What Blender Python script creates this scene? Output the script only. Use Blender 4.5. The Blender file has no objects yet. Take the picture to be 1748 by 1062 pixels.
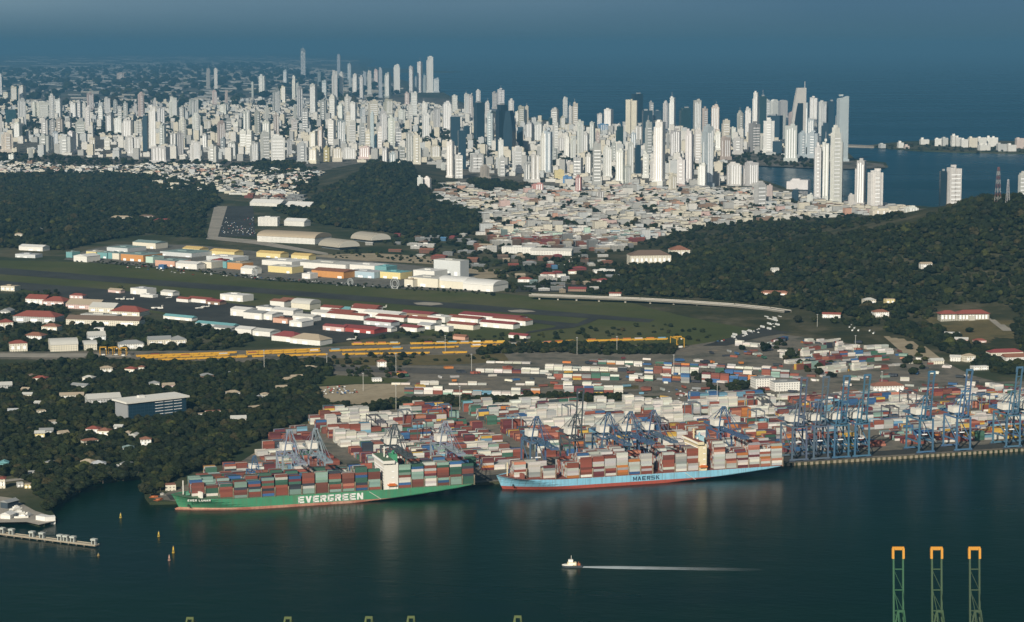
import bpy, bmesh, math, random
import numpy as np
from mathutils import Vector, Matrix
S = bpy.context.scene
COL = S.collection
rad = math.radians
# ---------------------------------------------------------------- camera
CH, F, PITCH = 460.0, 3780.0, rad(6.88)
cam_d = bpy.data.cameras.new('camera'); cam = bpy.data.objects.new('camera', cam_d); COL.objects.link(cam)
cam.location = (0, 0, CH); cam.rotation_euler = (math.pi/2 - PITCH, 0, 0)
cam_d.sensor_width = 36; cam_d.lens = 36*F/1748; cam_d.clip_start = 5; cam_d.clip_end = 300000
S.camera = cam
# ---------------------------------------------------------------- light
SUN_EL, SUN_V = rad(29), Vector((-0.36, -0.93, 0)).normalized()
sun_to = Vector((SUN_V.x*math.cos(SUN_EL), SUN_V.y*math.cos(SUN_EL), math.sin(SUN_EL)))
sun_d = bpy.data.lights.new('sun', 'SUN'); sun_d.energy = 4.7; sun_d.angle = rad(0.6); sun_d.color = (1.0, 0.93, 0.79)
sun = bpy.data.objects.new('sun', sun_d); COL.objects.link(sun)
sun.rotation_euler = (-sun_to).to_track_quat('-Z', 'Y').to_euler()
W = bpy.data.worlds.new('World'); S.world = W; W.use_nodes = True
nt = W.node_tree; nt.nodes.clear()
def N(tree, kind, **kw):
    n = tree.nodes.new(kind)
    for k, v in kw.items(): setattr(n, k, v)
    return n
def math_n(tree, op, a, b=None, c=None, clamp=False):
    n = N(tree, 'ShaderNodeMath', operation=op); n.use_clamp = clamp
    for i, v in enumerate((a, b, c)):
        if v is None: continue
        if isinstance(v, (int, float)): n.inputs[i].default_value = v
        else: tree.links.new(v, n.inputs[i])
    return n.outputs[0]
def mix_n(tree, fac, a, b, blend='MIX'):
    n = N(tree, 'ShaderNodeMix', data_type='RGBA', blend_type=blend)
    for k, v in ((0, fac), (6, a), (7, b)):
        if isinstance(v, (int, float)): n.inputs[k].default_value = v
        elif isinstance(v, tuple): n.inputs[k].default_value = (*v[:3], 1)
        else: tree.links.new(v, n.inputs[k])
    return n.outputs[2]
sky = N(nt, 'ShaderNodeTexSky', sky_type='NISHITA'); sky.sun_disc = False
sky.sun_elevation = SUN_EL; sky.sun_rotation = math.atan2(sun_to.x, sun_to.y); sky.air_density = 1.2; sky.dust_density = 1.5
tc = N(nt, 'ShaderNodeTexCoord'); sx = N(nt, 'ShaderNodeSeparateXYZ'); nt.links.new(tc.outputs['Generated'], sx.inputs[0])
nz = N(nt, 'ShaderNodeTexNoise'); nz.inputs['Scale'].default_value = 3.2; nz.inputs['Detail'].default_value = 7
mp = N(nt, 'ShaderNodeMapping'); mp.inputs['Scale'].default_value = (1, 1, 6); nt.links.new(tc.outputs['Generated'], mp.inputs[0]); nt.links.new(mp.outputs[0], nz.inputs['Vector'])
ahead = math_n(nt, 'MULTIPLY_ADD', sx.outputs[1], 1.4, 0.5, True)
low = math_n(nt, 'MULTIPLY_ADD', sx.outputs[2], -2.6, 2.2, True)
bank = math_n(nt, 'MULTIPLY', ahead, low)
bank = math_n(nt, 'MULTIPLY', bank, math_n(nt, 'MULTIPLY_ADD', nz.outputs[0], 0.9, 0.62, True))
b1 = N(nt, 'ShaderNodeBackground'); nt.links.new(sky.outputs[0], b1.inputs[0]); b1.inputs[1].default_value = 0.062
b2 = N(nt, 'ShaderNodeBackground'); b2.inputs[1].default_value = 1.0
lft = math_n(nt, 'ADD', math_n(nt, 'MULTIPLY_ADD', sx.outputs[0], -2.0, .25), math_n(nt, 'MULTIPLY_ADD', nz.outputs[0], 1.2, -.5), True)
lowc = mix_n(nt, lft, (0.074, 0.160, 0.240), (0.175, 0.275, 0.345))
lowc = mix_n(nt, math_n(nt, 'MULTIPLY', sx.outputs[2], 55, None, True), (0.062, 0.140, 0.195), lowc)
highc = mix_n(nt, nz.outputs[0], (0.002, 0.022, 0.012), (0.005, 0.036, 0.022))
nt.links.new(mix_n(nt, math_n(nt, 'MULTIPLY_ADD', sx.outputs[2], 6.0, -.45, True), lowc, highc), b2.inputs[0])
ms = N(nt, 'ShaderNodeMixShader'); nt.links.new(bank, ms.inputs[0]); nt.links.new(b1.outputs[0], ms.inputs[1]); nt.links.new(b2.outputs[0], ms.inputs[2])
wo = N(nt, 'ShaderNodeOutputWorld'); nt.links.new(ms.outputs[0], wo.inputs[0])
S.view_settings.view_transform = 'Standard'; S.view_settings.look = 'None'; S.view_settings.exposure = 0.0; S.view_settings.gamma = 1
S.cycles.use_denoising = True; S.cycles.max_bounces = 4; S.cycles.diffuse_bounces = 2; S.cycles.glossy_bounces = 2
S.cycles.transmission_bounces = 2; S.cycles.volume_bounces = 0; S.cycles.caustics_reflective = False; S.cycles.caustics_refractive = False
# ---------------------------------------------------------------- projection helpers (photo pixel <-> real place)
LZ = 3.0                                     # land level above the water
cp, sp = math.cos(PITCH), math.sin(PITCH)
def ray(x, y):
    u, v = (x-874)/F, (531-y)/F
    return Vector((u, cp+v*sp, -sp+v*cp))
def gp(x, y, z=LZ):
    d = ray(x, y); t = (z-CH)/d.z
    return Vector((d.x*t, d.y*t, z))
HILLS = [(1100, 4560, 138, 330, 500), (720, 4230, 18, 190, 260), (-450, 7300, 46, 105, 560), (-1330, 5950, 22, 230, 420)]
def hz(X, Y):
    return sum(h*np.exp(-.5*((X-a)/sa)**2 - .5*((Y-b)/sb)**2) for a, b, h, sa, sb in HILLS)
def tz(X, Y): return LZ + max(0.0, float(hz(X, Y)) - 1.5)
def tp(x, y):                                # where the ray of a pixel meets the terrain
    d = ray(x, y); t0 = 1500.0; t1 = (LZ-CH)/d.z if d.z < 0 else 90000
    t1 = min(t1, 90000)
    t = min(t0, t1); step = 25.0
    while t < t1:
        p = Vector((0, 0, CH)) + d*t
        if p.z < tz(p.x, p.y): break
        t += step
    else: return Vector((0, 0, CH)) + d*t1
    lo, hi = t-step, t
    for _ in range(12):
        m = (lo+hi)/2; p = Vector((0, 0, CH)) + d*m
        if p.z < tz(p.x, p.y): hi = m
        else: lo = m
    p = Vector((0, 0, CH)) + d*hi; p.z = tz(p.x, p.y)
    return p
def px(P):
    X, Y, Z = P[0], P[1], P[2]-CH
    dep = Y*cp - Z*sp
    return 874 + F*X/dep, 531 - F*(Y*sp + Z*cp)/dep, dep
def ztop(P, y):                              # height above sea of the point over P seen at pixel row y
    v = (531-y)/F; s = P[1]/(cp+v*sp)
    return CH + s*(-sp+v*cp)
def ppm(P): return F/px(P)[2]                # photo pixels per metre
def inpoly(x, y, poly):
    c = False; j = len(poly)-1
    for i in range(len(poly)):
        xi, yi = poly[i]; xj, yj = poly[j]
        if (yi > y) != (yj > y) and x < (xj-xi)*(y-yi)/(yj-yi)+xi: c = not c
        j = i
    return c
# ---------------------------------------------------------------- materials
MATS = {}
def mat(name, col=None, rough=.75, var=.18, scale=.08, src='const', col2=None, spec=.3, bump=0.0, metal=0.0, detail=4):
    """procedural paint: base colour (constant, per object, or per face attribute) worn by noise"""
    if name in MATS: return MATS[name]
    m = bpy.data.materials.new(name); m.use_nodes = True; t = m.node_tree
    b = t.nodes['Principled BSDF']; b.inputs['Roughness'].default_value = rough; b.inputs['Specular IOR Level'].default_value = spec; b.inputs['Metallic'].default_value = metal
    c = N(t, 'ShaderNodeTexCoord'); n = N(t, 'ShaderNodeTexNoise'); n.inputs['Scale'].default_value = scale; n.inputs['Detail'].default_value = detail
    if src == 'attr':
        g = N(t, 'ShaderNodeNewGeometry'); t.links.new(g.outputs['Position'], n.inputs['Vector'])
        a = N(t, 'ShaderNodeVertexColor', layer_name='col'); base = a.outputs[0]
    else:
        t.links.new(c.outputs['Object'], n.inputs['Vector'])
        if src == 'obj': base = N(t, 'ShaderNodeObjectInfo').outputs['Color']
        elif col2: 
            r = N(t, 'ShaderNodeValToRGB'); r.color_ramp.elements[0].position = .38; r.color_ramp.elements[1].position = .62
            r.color_ramp.elements[0].color = (*col, 1); r.color_ramp.elements[1].color = (*col2, 1); t.links.new(n.outputs[0], r.inputs[0]); base = r.outputs[0]
        else:
            q = N(t, 'ShaderNodeRGB'); q.outputs[0].default_value = (*col, 1); base = q.outputs[0]
    n2 = N(t, 'ShaderNodeTexNoise'); n2.inputs['Scale'].default_value = scale*7; n2.inputs['Detail'].default_value = 3
    t.links.new(n.inputs['Vector'].links[0].from_socket, n2.inputs['Vector'])
    f = math_n(t, 'MULTIPLY_ADD', n2.outputs[0], var*2.2, 1-var*1.1)
    hs = N(t, 'ShaderNodeHueSaturation'); t.links.new(base, hs.inputs['Color']); t.links.new(f, hs.inputs['Value'])
    t.links.new(hs.outputs[0], b.inputs['Base Color'])
    if bump:
        bm = N(t, 'ShaderNodeBump'); bm.inputs['Strength'].default_value = bump; t.links.new(n2.outputs[0], bm.inputs['Height']); t.links.new(bm.outputs[0], b.inputs['Normal'])
    MATS[name] = m
    return m
def facade(name, glass, fh, bay, wf, wb, strength, rough=.7, src='obj', spec=.3):
    """wall with rows of windows laid out in metres on the wall itself"""
    m = bpy.data.materials.new(name); m.use_nodes = True; t = m.node_tree
    b = t.nodes['Principled BSDF']
    c = N(t, 'ShaderNodeTexCoord'); s = N(t, 'ShaderNodeSeparateXYZ'); t.links.new(c.outputs['Object'], s.inputs[0])
    s2 = N(t, 'ShaderNodeSeparateXYZ'); t.links.new(c.outputs['Normal'], s2.inputs[0])
    ax = math_n(t, 'ABSOLUTE', s2.outputs[0]); ay = math_n(t, 'ABSOLUTE', s2.outputs[1]); az = math_n(t, 'ABSOLUTE', s2.outputs[2])
    side = math_n(t, 'GREATER_THAN', ax, ay)
    u = N(t, 'ShaderNodeMix', data_type='FLOAT'); t.links.new(side, u.inputs[0]); t.links.new(s.outputs[0], u.inputs[2]); t.links.new(s.outputs[1], u.inputs[3])
    w1 = math_n(t, 'LESS_THAN', math_n(t, 'FRACT', math_n(t, 'DIVIDE', s.outputs[2], fh)), wf)
    w2 = math_n(t, 'LESS_THAN', math_n(t, 'FRACT', math_n(t, 'ADD', math_n(t, 'DIVIDE', u.outputs[0], bay), .31)), wb)
    w = math_n(t, 'MULTIPLY', math_n(t, 'MULTIPLY', w1, w2), math_n(t, 'LESS_THAN', az, .5))
    n = N(t, 'ShaderNodeTexNoise'); n.inputs['Scale'].default_value = .05; n.inputs['Detail'].default_value = 5; t.links.new(c.outputs['Object'], n.inputs['Vector'])
    if src == 'obj': base = N(t, 'ShaderNodeObjectInfo').outputs['Color']
    else: base = N(t, 'ShaderNodeVertexColor', layer_name='col').outputs[0]
    hs = N(t, 'ShaderNodeHueSaturation'); t.links.new(base, hs.inputs['Color']); t.links.new(math_n(t, 'MULTIPLY_ADD', n.outputs[0], .3, .85), hs.inputs['Value'])
    t.links.new(mix_n(t, math_n(t, 'MULTIPLY', w, strength), hs.outputs[0], glass), b.inputs['Base Color'])
    t.links.new(math_n(t, 'MULTIPLY_ADD', w, .2-rough, rough), b.inputs['Roughness'])
    b.inputs['Specular IOR Level'].default_value = spec
    MATS[name] = m
    return m
# ---------------------------------------------------------------- mesh helpers
class MB:
    def __init__(s): s.v = []; s.f = []; s.c = []
    def box(s, x0, x1, y0, y1, z0, z1, col=None, bottom=False):
        n = len(s.v); s.v += [(x0,y0,z0),(x1,y0,z0),(x1,y1,z0),(x0,y1,z0),(x0,y0,z1),(x1,y0,z1),(x1,y1,z1),(x0,y1,z1)]
        fs = [(4,5,6,7),(0,1,5,4),(1,2,6,5),(2,3,7,6),(3,0,4,7)] + ([(3,2,1,0)] if bottom else [])
        s.f += [tuple(n+i for i in q) for q in fs]; s.c += [col]*len(fs); return s
    def pbox(s, P, w, d, h, rz, col=None, top=None):         # box standing at P, turned by rz
        n = len(s.v); c, q = math.cos(rz), math.sin(rz)
        for z in (P[2], P[2]+h):
            for a, b in ((-w/2,-d/2),(w/2,-d/2),(w/2,d/2),(-w/2,d/2)): s.v.append((P[0]+a*c-b*q, P[1]+a*q+b*c, z))
        s.f += [tuple(n+i for i in f) for f in ((4,5,6,7),(0,1,5,4),(1,2,6,5),(2,3,7,6),(3,0,4,7))]; s.c += [top or col]+[col]*4; return s
    def bar(s, p, q, w, h=None, col=None):
        p, q = Vector(p), Vector(q); h = h or w; d = (q-p).normalized()
        a = d.cross(Vector((0,0,1))); a = Vector((1,0,0)) if a.length < 1e-3 else a.normalized(); b = a.cross(d)
        n = len(s.v)
        for o in (p, q):
            for i, j in ((-1,-1),(1,-1),(1,1),(-1,1)): s.v.append(tuple(o+a*(i*w/2)+b*(j*h/2)))
        fs = ((0,1,5,4),(1,2,6,5),(2,3,7,6),(3,0,4,7),(3,2,1,0),(4,5,6,7))
        s.f += [tuple(n+i for i in f) for f in fs]; s.c += [col]*6; return s
    def poly(s, pts, z0, z1=None, col=None):                  # prism of an outline (z1 above z0)
        n = len(s.v); k = len(pts)
        if z1 is None: s.v += [(p[0],p[1],z0) for p in pts]; s.f.append(tuple(range(n, n+k))); s.c.append(col); return s
        s.v += [(p[0],p[1],z0) for p in pts] + [(p[0],p[1],z1) for p in pts]
        s.f.append(tuple(range(n+k, n+2*k))); s.c.append(col)
        for i in range(k): j = (i+1) % k; s.f.append((n+i,n+j,n+k+j,n+k+i)); s.c.append(col)
        return s
    def lathe(s, prof, seg=12, cx=0, cy=0):
        n = len(s.v)
        for r, z in prof:
            for i in range(seg): a = 2*math.pi*i/seg; s.v.append((cx+r*math.cos(a), cy+r*math.sin(a), z))
        for k in range(len(prof)-1):
            for i in range(seg): j = (i+1) % seg; s.f.append((n+k*seg+i, n+k*seg+j, n+(k+1)*seg+j, n+(k+1)*seg+i)); s.c.append(None)
        s.f.append(tuple(n+(len(prof)-1)*seg+i for i in range(seg))); s.c.append(None); return s
    def quad(s, *pts, col=None):
        n = len(s.v); s.v += [tuple(p) for p in pts]; s.f.append(tuple(range(n, n+len(pts)))); s.c.append(col); return s
    def mesh(s, name, m):
        me = bpy.data.meshes.new(name); me.from_pydata(s.v, [], s.f); me.materials.append(m)
        if any(c is not None for c in s.c): paint(me, [c or (.5,.5,.5) for c in s.c])
        me.update(); me.shade_flat(); return me
def paint(me, cols):
    a = me.color_attributes.new('col', 'FLOAT_COLOR', 'CORNER')
    tot = np.empty(len(me.polygons), dtype=np.int32); me.polygons.foreach_get('loop_total', tot)
    c = np.ones((len(cols), 4), dtype=np.float32); c[:, :3] = np.array(cols, dtype=np.float32)
    a.data.foreach_set('color', np.repeat(c, tot, axis=0).ravel())
def obj(name, me, parent=None, col=None, loc=None, rz=None):
    o = bpy.data.objects.new(name, me); COL.objects.link(o)
    if parent: o.parent = parent
    if col: o.color = (*col, 1)
    if loc is not None: o.location = loc
    if rz is not None: o.rotation_euler = (0, 0, rz)
    return o
def part(name, mb, m, parent, col=None): return obj(name, mb.mesh(name, m), parent, col)
def tag(o, label=None, cat=None, group=None, kind=None):
    if label: o['label'] = label
    if cat: o['category'] = cat
    if group: o['group'] = group
    if kind: o['kind'] = kind
    return o
def thing(name, loc, rz=0, label=None, cat=None, group=None):
    o = bpy.data.objects.new(name, None); COL.objects.link(o); o.location = loc; o.rotation_euler = (0, 0, rz); o.empty_display_size = 2
    return tag(o, label, cat, group)
KIDS = {}
def copy_tree(o, parent=None, col=None):
    c = o.copy(); COL.objects.link(c)
    if parent: c.parent = parent; c.matrix_parent_inverse = o.matrix_parent_inverse
    if col and o.get('tint'): c.color = (*col, 1)
    for ch in o.children: copy_tree(ch, c, col)
    return c
def struct(name, me): return tag(obj(name, me), kind='structure')
# labels: a look and a place; where several share both, their order from left to right in that place
PENDING = []
def later(o, look, place, x): PENDING.append((o, look, place, x))
ONES = 'zeroth first second third fourth fifth sixth seventh eighth ninth tenth eleventh twelfth thirteenth fourteenth fifteenth sixteenth seventeenth eighteenth nineteenth'.split()
TENS = ['', '', 'twenty', 'thirty', 'forty', 'fifty', 'sixty', 'seventy', 'eighty', 'ninety']
def ordinal(n):
    if n < 20: return ONES[n]
    if n < 100: return TENS[n//10][:-1]+'ieth' if n % 10 == 0 else TENS[n//10]+'-'+ONES[n % 10]
    return 'hundred-'+ordinal(n-100)
def finish_labels():
    by = {}
    for o, a, b, x in PENDING: by.setdefault((a, b), []).append((x, o))
    for (a, b), v in by.items():
        v.sort(key=lambda t: t[0])
        for i, (x, o) in enumerate(v):
            if len(v) == 1: o['label'] = f'{a} {b}'
            elif i == 0: o['label'] = f'{a} {b}, first from the left'
            elif i == len(v)-1 and i > 1: o['label'] = f'{a} {b}, last from the left'
            else: o['label'] = f'{a} {b}, {ordinal(i+1)} from the left'
rnd = random.Random(7)
UNIT = MB().box(-.5,.5,-.5,.5,0,1).mesh('unit_box', mat('window_glass', (.045,.06,.075), .18, .3, .3, spec=.6))
def strip(name, parent, x, y, z, w, d, h, rz=0):
    o = obj(name, UNIT, parent); o.location = (x, y, z); o.scale = (w, d, h); o.rotation_euler = (0, 0, rz); return o
# ================================================================ THE SETTING
def noise_pos(t, scale, detail=5, vec=None, rough=.55):
    n = N(t, 'ShaderNodeTexNoise'); n.inputs['Scale'].default_value = scale; n.inputs['Detail'].default_value = detail; n.inputs['Roughness'].default_value = rough
    t.links.new(vec, n.inputs['Vector']); return n.outputs[0]
def ramp(t, fac, stops):
    r = N(t, 'ShaderNodeValToRGB')
    while len(r.color_ramp.elements) < len(stops): r.color_ramp.elements.new(.5)
    for e, (p, c) in zip(r.color_ramp.elements, stops): e.position = p; e.color = (*c, 1)
    t.links.new(fac, r.inputs[0]); return r.outputs[0]
def ground_mat(name, stops, scale, fine, rough=.9, var=.25):
    m = bpy.data.materials.new(name); m.use_nodes = True; t = m.node_tree; b = t.nodes['Principled BSDF']
    p = N(t, 'ShaderNodeNewGeometry').outputs['Position']
    c = ramp(t, noise_pos(t, scale, 6, p, .6), stops)
    hs = N(t, 'ShaderNodeHueSaturation'); t.links.new(c, hs.inputs['Color'])
    t.links.new(math_n(t, 'MULTIPLY_ADD', noise_pos(t, fine, 4, p, .7), var*2.4, 1-var*1.2), hs.inputs['Value'])
    t.links.new(hs.outputs[0], b.inputs['Base Color']); b.inputs['Roughness'].default_value = rough; b.inputs['Specular IOR Level'].default_value = .1
    MATS[name] = m; return m
g_land = ground_mat('wild_ground', [(.35, (.03,.044,.02)), (.48, (.05,.06,.03)), (.6, (.11,.10,.06)), (.7, (.045,.055,.028))], .006, .06)
g_city = ground_mat('town_ground', [(.36, (.025,.036,.022)), (.46, (.13,.12,.10)), (.56, (.19,.175,.15)), (.66, (.04,.05,.03))], .012, .08)
g_grass = ground_mat('mown_grass', [(.3, (.056,.072,.026)), (.5, (.074,.086,.030)), (.65, (.10,.10,.045)), (.75, (.054,.070,.027))], .004, .03, var=.15)
g_tar = ground_mat('old_tarmac', [(.35, (.043,.045,.043)), (.6, (.062,.064,.058))], .01, .08, var=.18)
g_yard = ground_mat('yard_paving', [(.30, (.06,.07,.04)), (.40, (.12,.115,.095)), (.5, (.19,.17,.135)), (.58, (.14,.13,.11)), (.68, (.23,.19,.135))], .016, .13, var=.3)
g_conc = ground_mat('pale_concrete', [(.35, (.27,.25,.21)), (.6, (.36,.33,.28))], .02, .15, var=.2)
g_sand = ground_mat('bare_earth', [(.35, (.27,.22,.145)), (.55, (.37,.31,.215)), (.68, (.17,.145,.09))], .012, .1, var=.22)
g_dry = ground_mat('dry_lawn', [(.35, (.10,.085,.04)), (.55, (.14,.115,.055)), (.68, (.07,.07,.035))], .015, .1)
def sea_mat():
    m = bpy.data.materials.new('sea_water'); m.use_nodes = True; t = m.node_tree; b = t.nodes['Principled BSDF']
    p = N(t, 'ShaderNodeNewGeometry').outputs['Position']
    mp = N(t, 'ShaderNodeMapping'); mp.inputs['Scale'].default_value = (.35, 1, 1); t.links.new(p, mp.inputs[0])
    c = ramp(t, noise_pos(t, .0035, 4, mp.outputs[0]), [(.35, (.0007,.0115,.006)), (.5, (.0008,.0135,.006)), (.65, (.0007,.0105,.0075))])
    sy = N(t, 'ShaderNodeSeparateXYZ'); t.links.new(p, sy.inputs[0])      # shallow green-black channel water, clear blue water out in the bay
    c = mix_n(t, math_n(t, 'MULTIPLY_ADD', sy.outputs[1], 1/4000, -1.2, True), c, (.002, .046, .088))
    t.links.new(c, b.inputs['Base Color'])
    t.links.new(math_n(t, 'MULTIPLY_ADD', noise_pos(t, .0016, 4, mp.outputs[0]), .24, .16), b.inputs['Roughness'])
    b.inputs['IOR'].default_value = 1.33; b.inputs['Specular IOR Level'].default_value = .42
    mp2 = N(t, 'ShaderNodeMapping'); mp2.inputs['Rotation'].default_value = (0, 0, .5); mp2.inputs['Scale'].default_value = (.5, 1, 1); t.links.new(p, mp2.inputs[0])
    h = math_n(t, 'ADD', noise_pos(t, .16, 3, mp2.outputs[0]), math_n(t, 'MULTIPLY', noise_pos(t, .035, 3, mp2.outputs[0]), 1.6))
    bm = N(t, 'ShaderNodeBump'); bm.inputs['Strength'].default_value = .24; bm.inputs['Distance'].default_value = 1.0
    t.links.new(h, bm.inputs['Height']); t.links.new(bm.outputs[0], b.inputs['Normal'])
    return m
struct('sea', MB().poly([(-60000,700),(60000,700),(60000,105000),(-60000,105000)], 0).mesh('sea', sea_mat()))
# quay axes: s along the quay, d inland
Q0, Q1 = gp(300, 861, 0), gp(1748, 770, 0)
TH = math.atan2(Q1.y-Q0.y, Q1.x-Q0.x); qc, qs = math.cos(TH), math.sin(TH)
def q(s, d, z=0): return Vector((Q0.x + s*qc - d*qs, Q0.y + s*qs + d*qc, z))
def s_at(x, d, z=0):
    k = (x-874)/F; a = q(0, d, z); dep0 = a.y*cp - (z-CH)*sp
    return (k*dep0 - a.x)/(qc - k*qs*cp)
def to_q(P): return ((P[0]-Q0.x)*qc + (P[1]-Q0.y)*qs, -(P[0]-Q0.x)*qs + (P[1]-Q0.y)*qc)
W0 = lambda pts, z=0: [gp(x, y, z) for x, y in pts]
coast = W0([(-160,897),(0,895),(45,893),(65,899),(76,899),(98,891),(92,882),(84,872),(100,862),(112,856),(128,845),(145,834),(160,827),(190,823),(217,819),(240,818),(246,830),(247,850),(256,862),(300,861)]) \
    + [q(1500,0), gp(2300,400,0)] + W0([(1800,366),(1660,358),(1590,355),(1510,349),(1440,345),(1380,337),(1330,318),(1290,305),(1240,293),(1222,287),(1290,281),(1370,285),(1430,288),(1516,286),
    (1512,279),(1460,273),(1448,262),(1300,240),(1000,215),(870,197),(800,181),(772,167),(758,159),(735,150),(690,138),(650,124),(760,124.5),(797,123),(760,122),(625,114),(640,104),(622,94),(480,92.3),(200,91.4),(-500,91.4),(-400,500)])
mland = MB().poly(coast, -2, LZ)
struct('mainland', mland.mesh('mainland', g_land))
def sheet(name, pts, m, lift, inq=False):
    w = pts if inq else W0(pts, LZ+lift)
    return struct(name, MB().poly(w, LZ+lift).mesh(name, m))
sheet('city_ground', [(-200,300),(250,292),(430,318),(520,330),(700,330),(820,362),(835,425),(1060,432),(1200,432),(1300,412),(1420,402),(1560,382),(1590,358),(1510,351),(1440,347),(1376,339),(1326,320),(1286,307),(1236,295),(1218,287),(1290,282.5),(1370,286.5),(1430,289),(1512,287),(1508,280),(1455,275),(1440,263),(1298,242),(1000,217),(868,199),(800,184),(768,169),(700,165),(500,160),(-200,170)], g_city, .15)
g_sub = ground_mat('suburb_ground', [(.36, (.05,.06,.05)), (.48, (.09,.10,.08)), (.55, (.20,.19,.16)), (.62, (.06,.07,.05)), (.7,(.10,.10,.08))], .0016, .02, var=.3)
sheet('suburb_ground', [(-300,96),(200,96),(480,96),(612,108),(620,124),(690,146),(700,163),(500,160),(-300,170)], g_sub, .1)
sheet('airfield_grass', [(-60,443),(150,448),(330,463),(450,479),(690,494),(845,501),(1000,512),(1160,520),(1250,527),(1350,537),(1420,549),(1490,566),(1400,564),(1300,572),(1260,577),(1160,592),(900,582),(760,575),(560,560),(420,560),(270,535),(130,512),(30,497),(-60,490)], g_grass, .25)
sheet('mall_plaza', [(108,443),(150,426),(200,417),(330,418),(430,428),(540,438),(700,452),(790,464),(846,488),(846,499),(690,493),(450,477),(330,461),(150,447)], ground_mat('car_park_paving', [(.35,(.10,.105,.095)),(.5,(.17,.165,.145)),(.65,(.12,.115,.10))], .02, .15, var=.3), .45)
sheet('runway', [(-60,452.5),(200,472.5),(450,492),(700,511.5),(900,527),(1118,545.5),(1108,550.5),(900,536),(700,521),(450,501),(200,482.5),(-60,463.5)], g_tar, .5)
sheet('apron', [(-60,474),(60,484),(150,491),(215,497),(300,504),(420,521),(560,536),(660,548),(720,556),(640,575),(545,590),(470,580),(400,562),(270,531),(190,521),(130,511),(40,494),(-60,484)], g_tar, .45)
sheet('taxiway', [(885,543),(985,552.5),(996,547),(1020,537),(1030,541),(1003,552),(980,559),(930,564),(895,570),(900,566),(945,559),(950,556),(885,547)], g_tar, .7)
sheet('runway_pad', [(705,517),(725,515.5),(750,517),(757,519.5),(735,521.5),(712,520)], g_conc, .8)
sheet('runway_pad', [(866,530),(888,528.5),(907,530),(915,532),(890,533.5),(872,532.5)], g_conc, .8)
sheet('container_yard', [(262,851),(330,822),(400,795),(480,744),(560,708),(690,698),(860,692),(1080,684),(1200,668),(1500,655),(1800,650),(2100,700),(2100,745),(1748,765),(300,856)], g_yard, .2)
sheet('rail_yard', [(-100,601),(170,600),(420,598),(560,592),(860,583),(1160,571),(1290,566),(1390,560),(1490,569),(1545,584),(1600,612),(1660,641),(1800,676),(1200,676),(1080,676),(700,678),(640,668),(640,646),(560,640),(560,622),(400,618),(170,615),(-100,612)], g_yard, .22)
sheet('lane', [(380,352),(372,404),(440,410),(560,432),(560,436),(430,416),(352,408),(366,352)], g_conc, .62)
sheet('sand_lot', [(535,661),(610,656),(695,655),(712,664),(680,680),(640,690),(590,690),(552,684)], g_sand, .4)
sheet('service_road', [(560,625),(700,628),(860,632),(940,637),(940,645),(860,641),(700,637),(560,633)], ground_mat('road_tar', [(.35,(.085,.083,.075)),(.6,(.11,.105,.095))], .02, .1), .5)
sheet('verge_grass', [(560,612),(700,607),(860,603),(870,617),(760,623),(640,624),(560,621)], g_dry, .42)
sheet('verge_grass', [(556,640),(640,643),(700,648),(690,654),(610,655),(538,659)], g_grass, .42)
sheet('verge_grass', [(930,655),(1090,658),(1090,664),(940,661)], g_dry, .42)
sheet('trunk_road', [(-60,603),(100,603.5),(220,603),(225,609),(100,610.5),(-60,609)], g_conc, .5)
sheet('quay_road', [q(-4,8,0),q(1500,8,0),q(1500,34,0),q(-4,34,0)], g_tar, .45, True)
sheet('car_park', [(380,352),(432,352),(436,404),(400,404),(358,404)], g_tar, .4)
sheet('avenue', [(376,352),(388,352),(372,404),(355,404)], g_conc, .6)
sheet('dry_field', [(740,470),(800,455),(860,462),(870,472),(800,478)], g_sand, .35)
sheet('dry_field', [(520,436),(640,432),(760,440),(760,452),(640,446),(540,446)], g_sand, .35)
sheet('car_park', [(880,488),(960,484),(1060,492),(1060,500),(960,498),(880,498)], g_tar, .4)
sheet('bay_road', [(1345,540),(1420,548),(1500,566),(1490,575),(1400,560),(1300,575),(1240,590),(1200,590),(1260,572),(1320,552)], g_tar, .6)
# hills: one height field, drawn where it rises out of the flat land
def drape(name, m, x0, x1, y0, y1, st, lift, keep=None):
    nx, ny = int((x1-x0)/st)+1, int((y1-y0)/st)+1
    X, Y = np.meshgrid(np.linspace(x0, x1, nx), np.linspace(y0, y1, ny)); Z = hz(X, Y) - 1.5
    mb = MB(); mb.v = [(a, b, c) for a, b, c in zip(X.ravel(), Y.ravel(), (Z+LZ+lift).ravel())]
    for j in range(ny-1):
        for i in range(nx-1):
            k = j*nx+i
            if max(Z[j,i], Z[j+1,i], Z[j,i+1], Z[j+1,i+1]) < (-.6 if keep is None else -9e9): continue
            if keep:
                u, v, _ = px(((X[j,i]+X[j+1,i+1])/2, (Y[j,i]+Y[j+1,i+1])/2, max(LZ, Z[j,i]+LZ)))
                if not inpoly(u, v, keep): continue
            mb.f.append((k, k+1, k+nx+1, k+nx)); mb.c.append(None)
    me = mb.mesh(name, m); me.polygons.foreach_set('use_smooth', [True]*len(me.polygons)); o = struct(name, me)
    return o
g_hill = ground_mat('hill_soil', [(.35, (.03,.038,.018)), (.52, (.055,.056,.028)), (.64, (.10,.09,.055))], .01, .08)
drape('hill', g_hill, -2700, 2700, 2500, 10200, 45, -.1)
drape('school_lawn', g_dry, 600, 1000, 3350, 3950, 7, .45, [(1580,541),(1600,543),(1725,548),(1745,562),(1742,580),(1700,577),(1665,600),(1625,590),(1600,570)])
drape('lawn_path', g_conc, 600, 1000, 3350, 3950, 5, .8, [(1679,541),(1685,541),(1722,560),(1750,562),(1750,566),(1715,566)])
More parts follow.
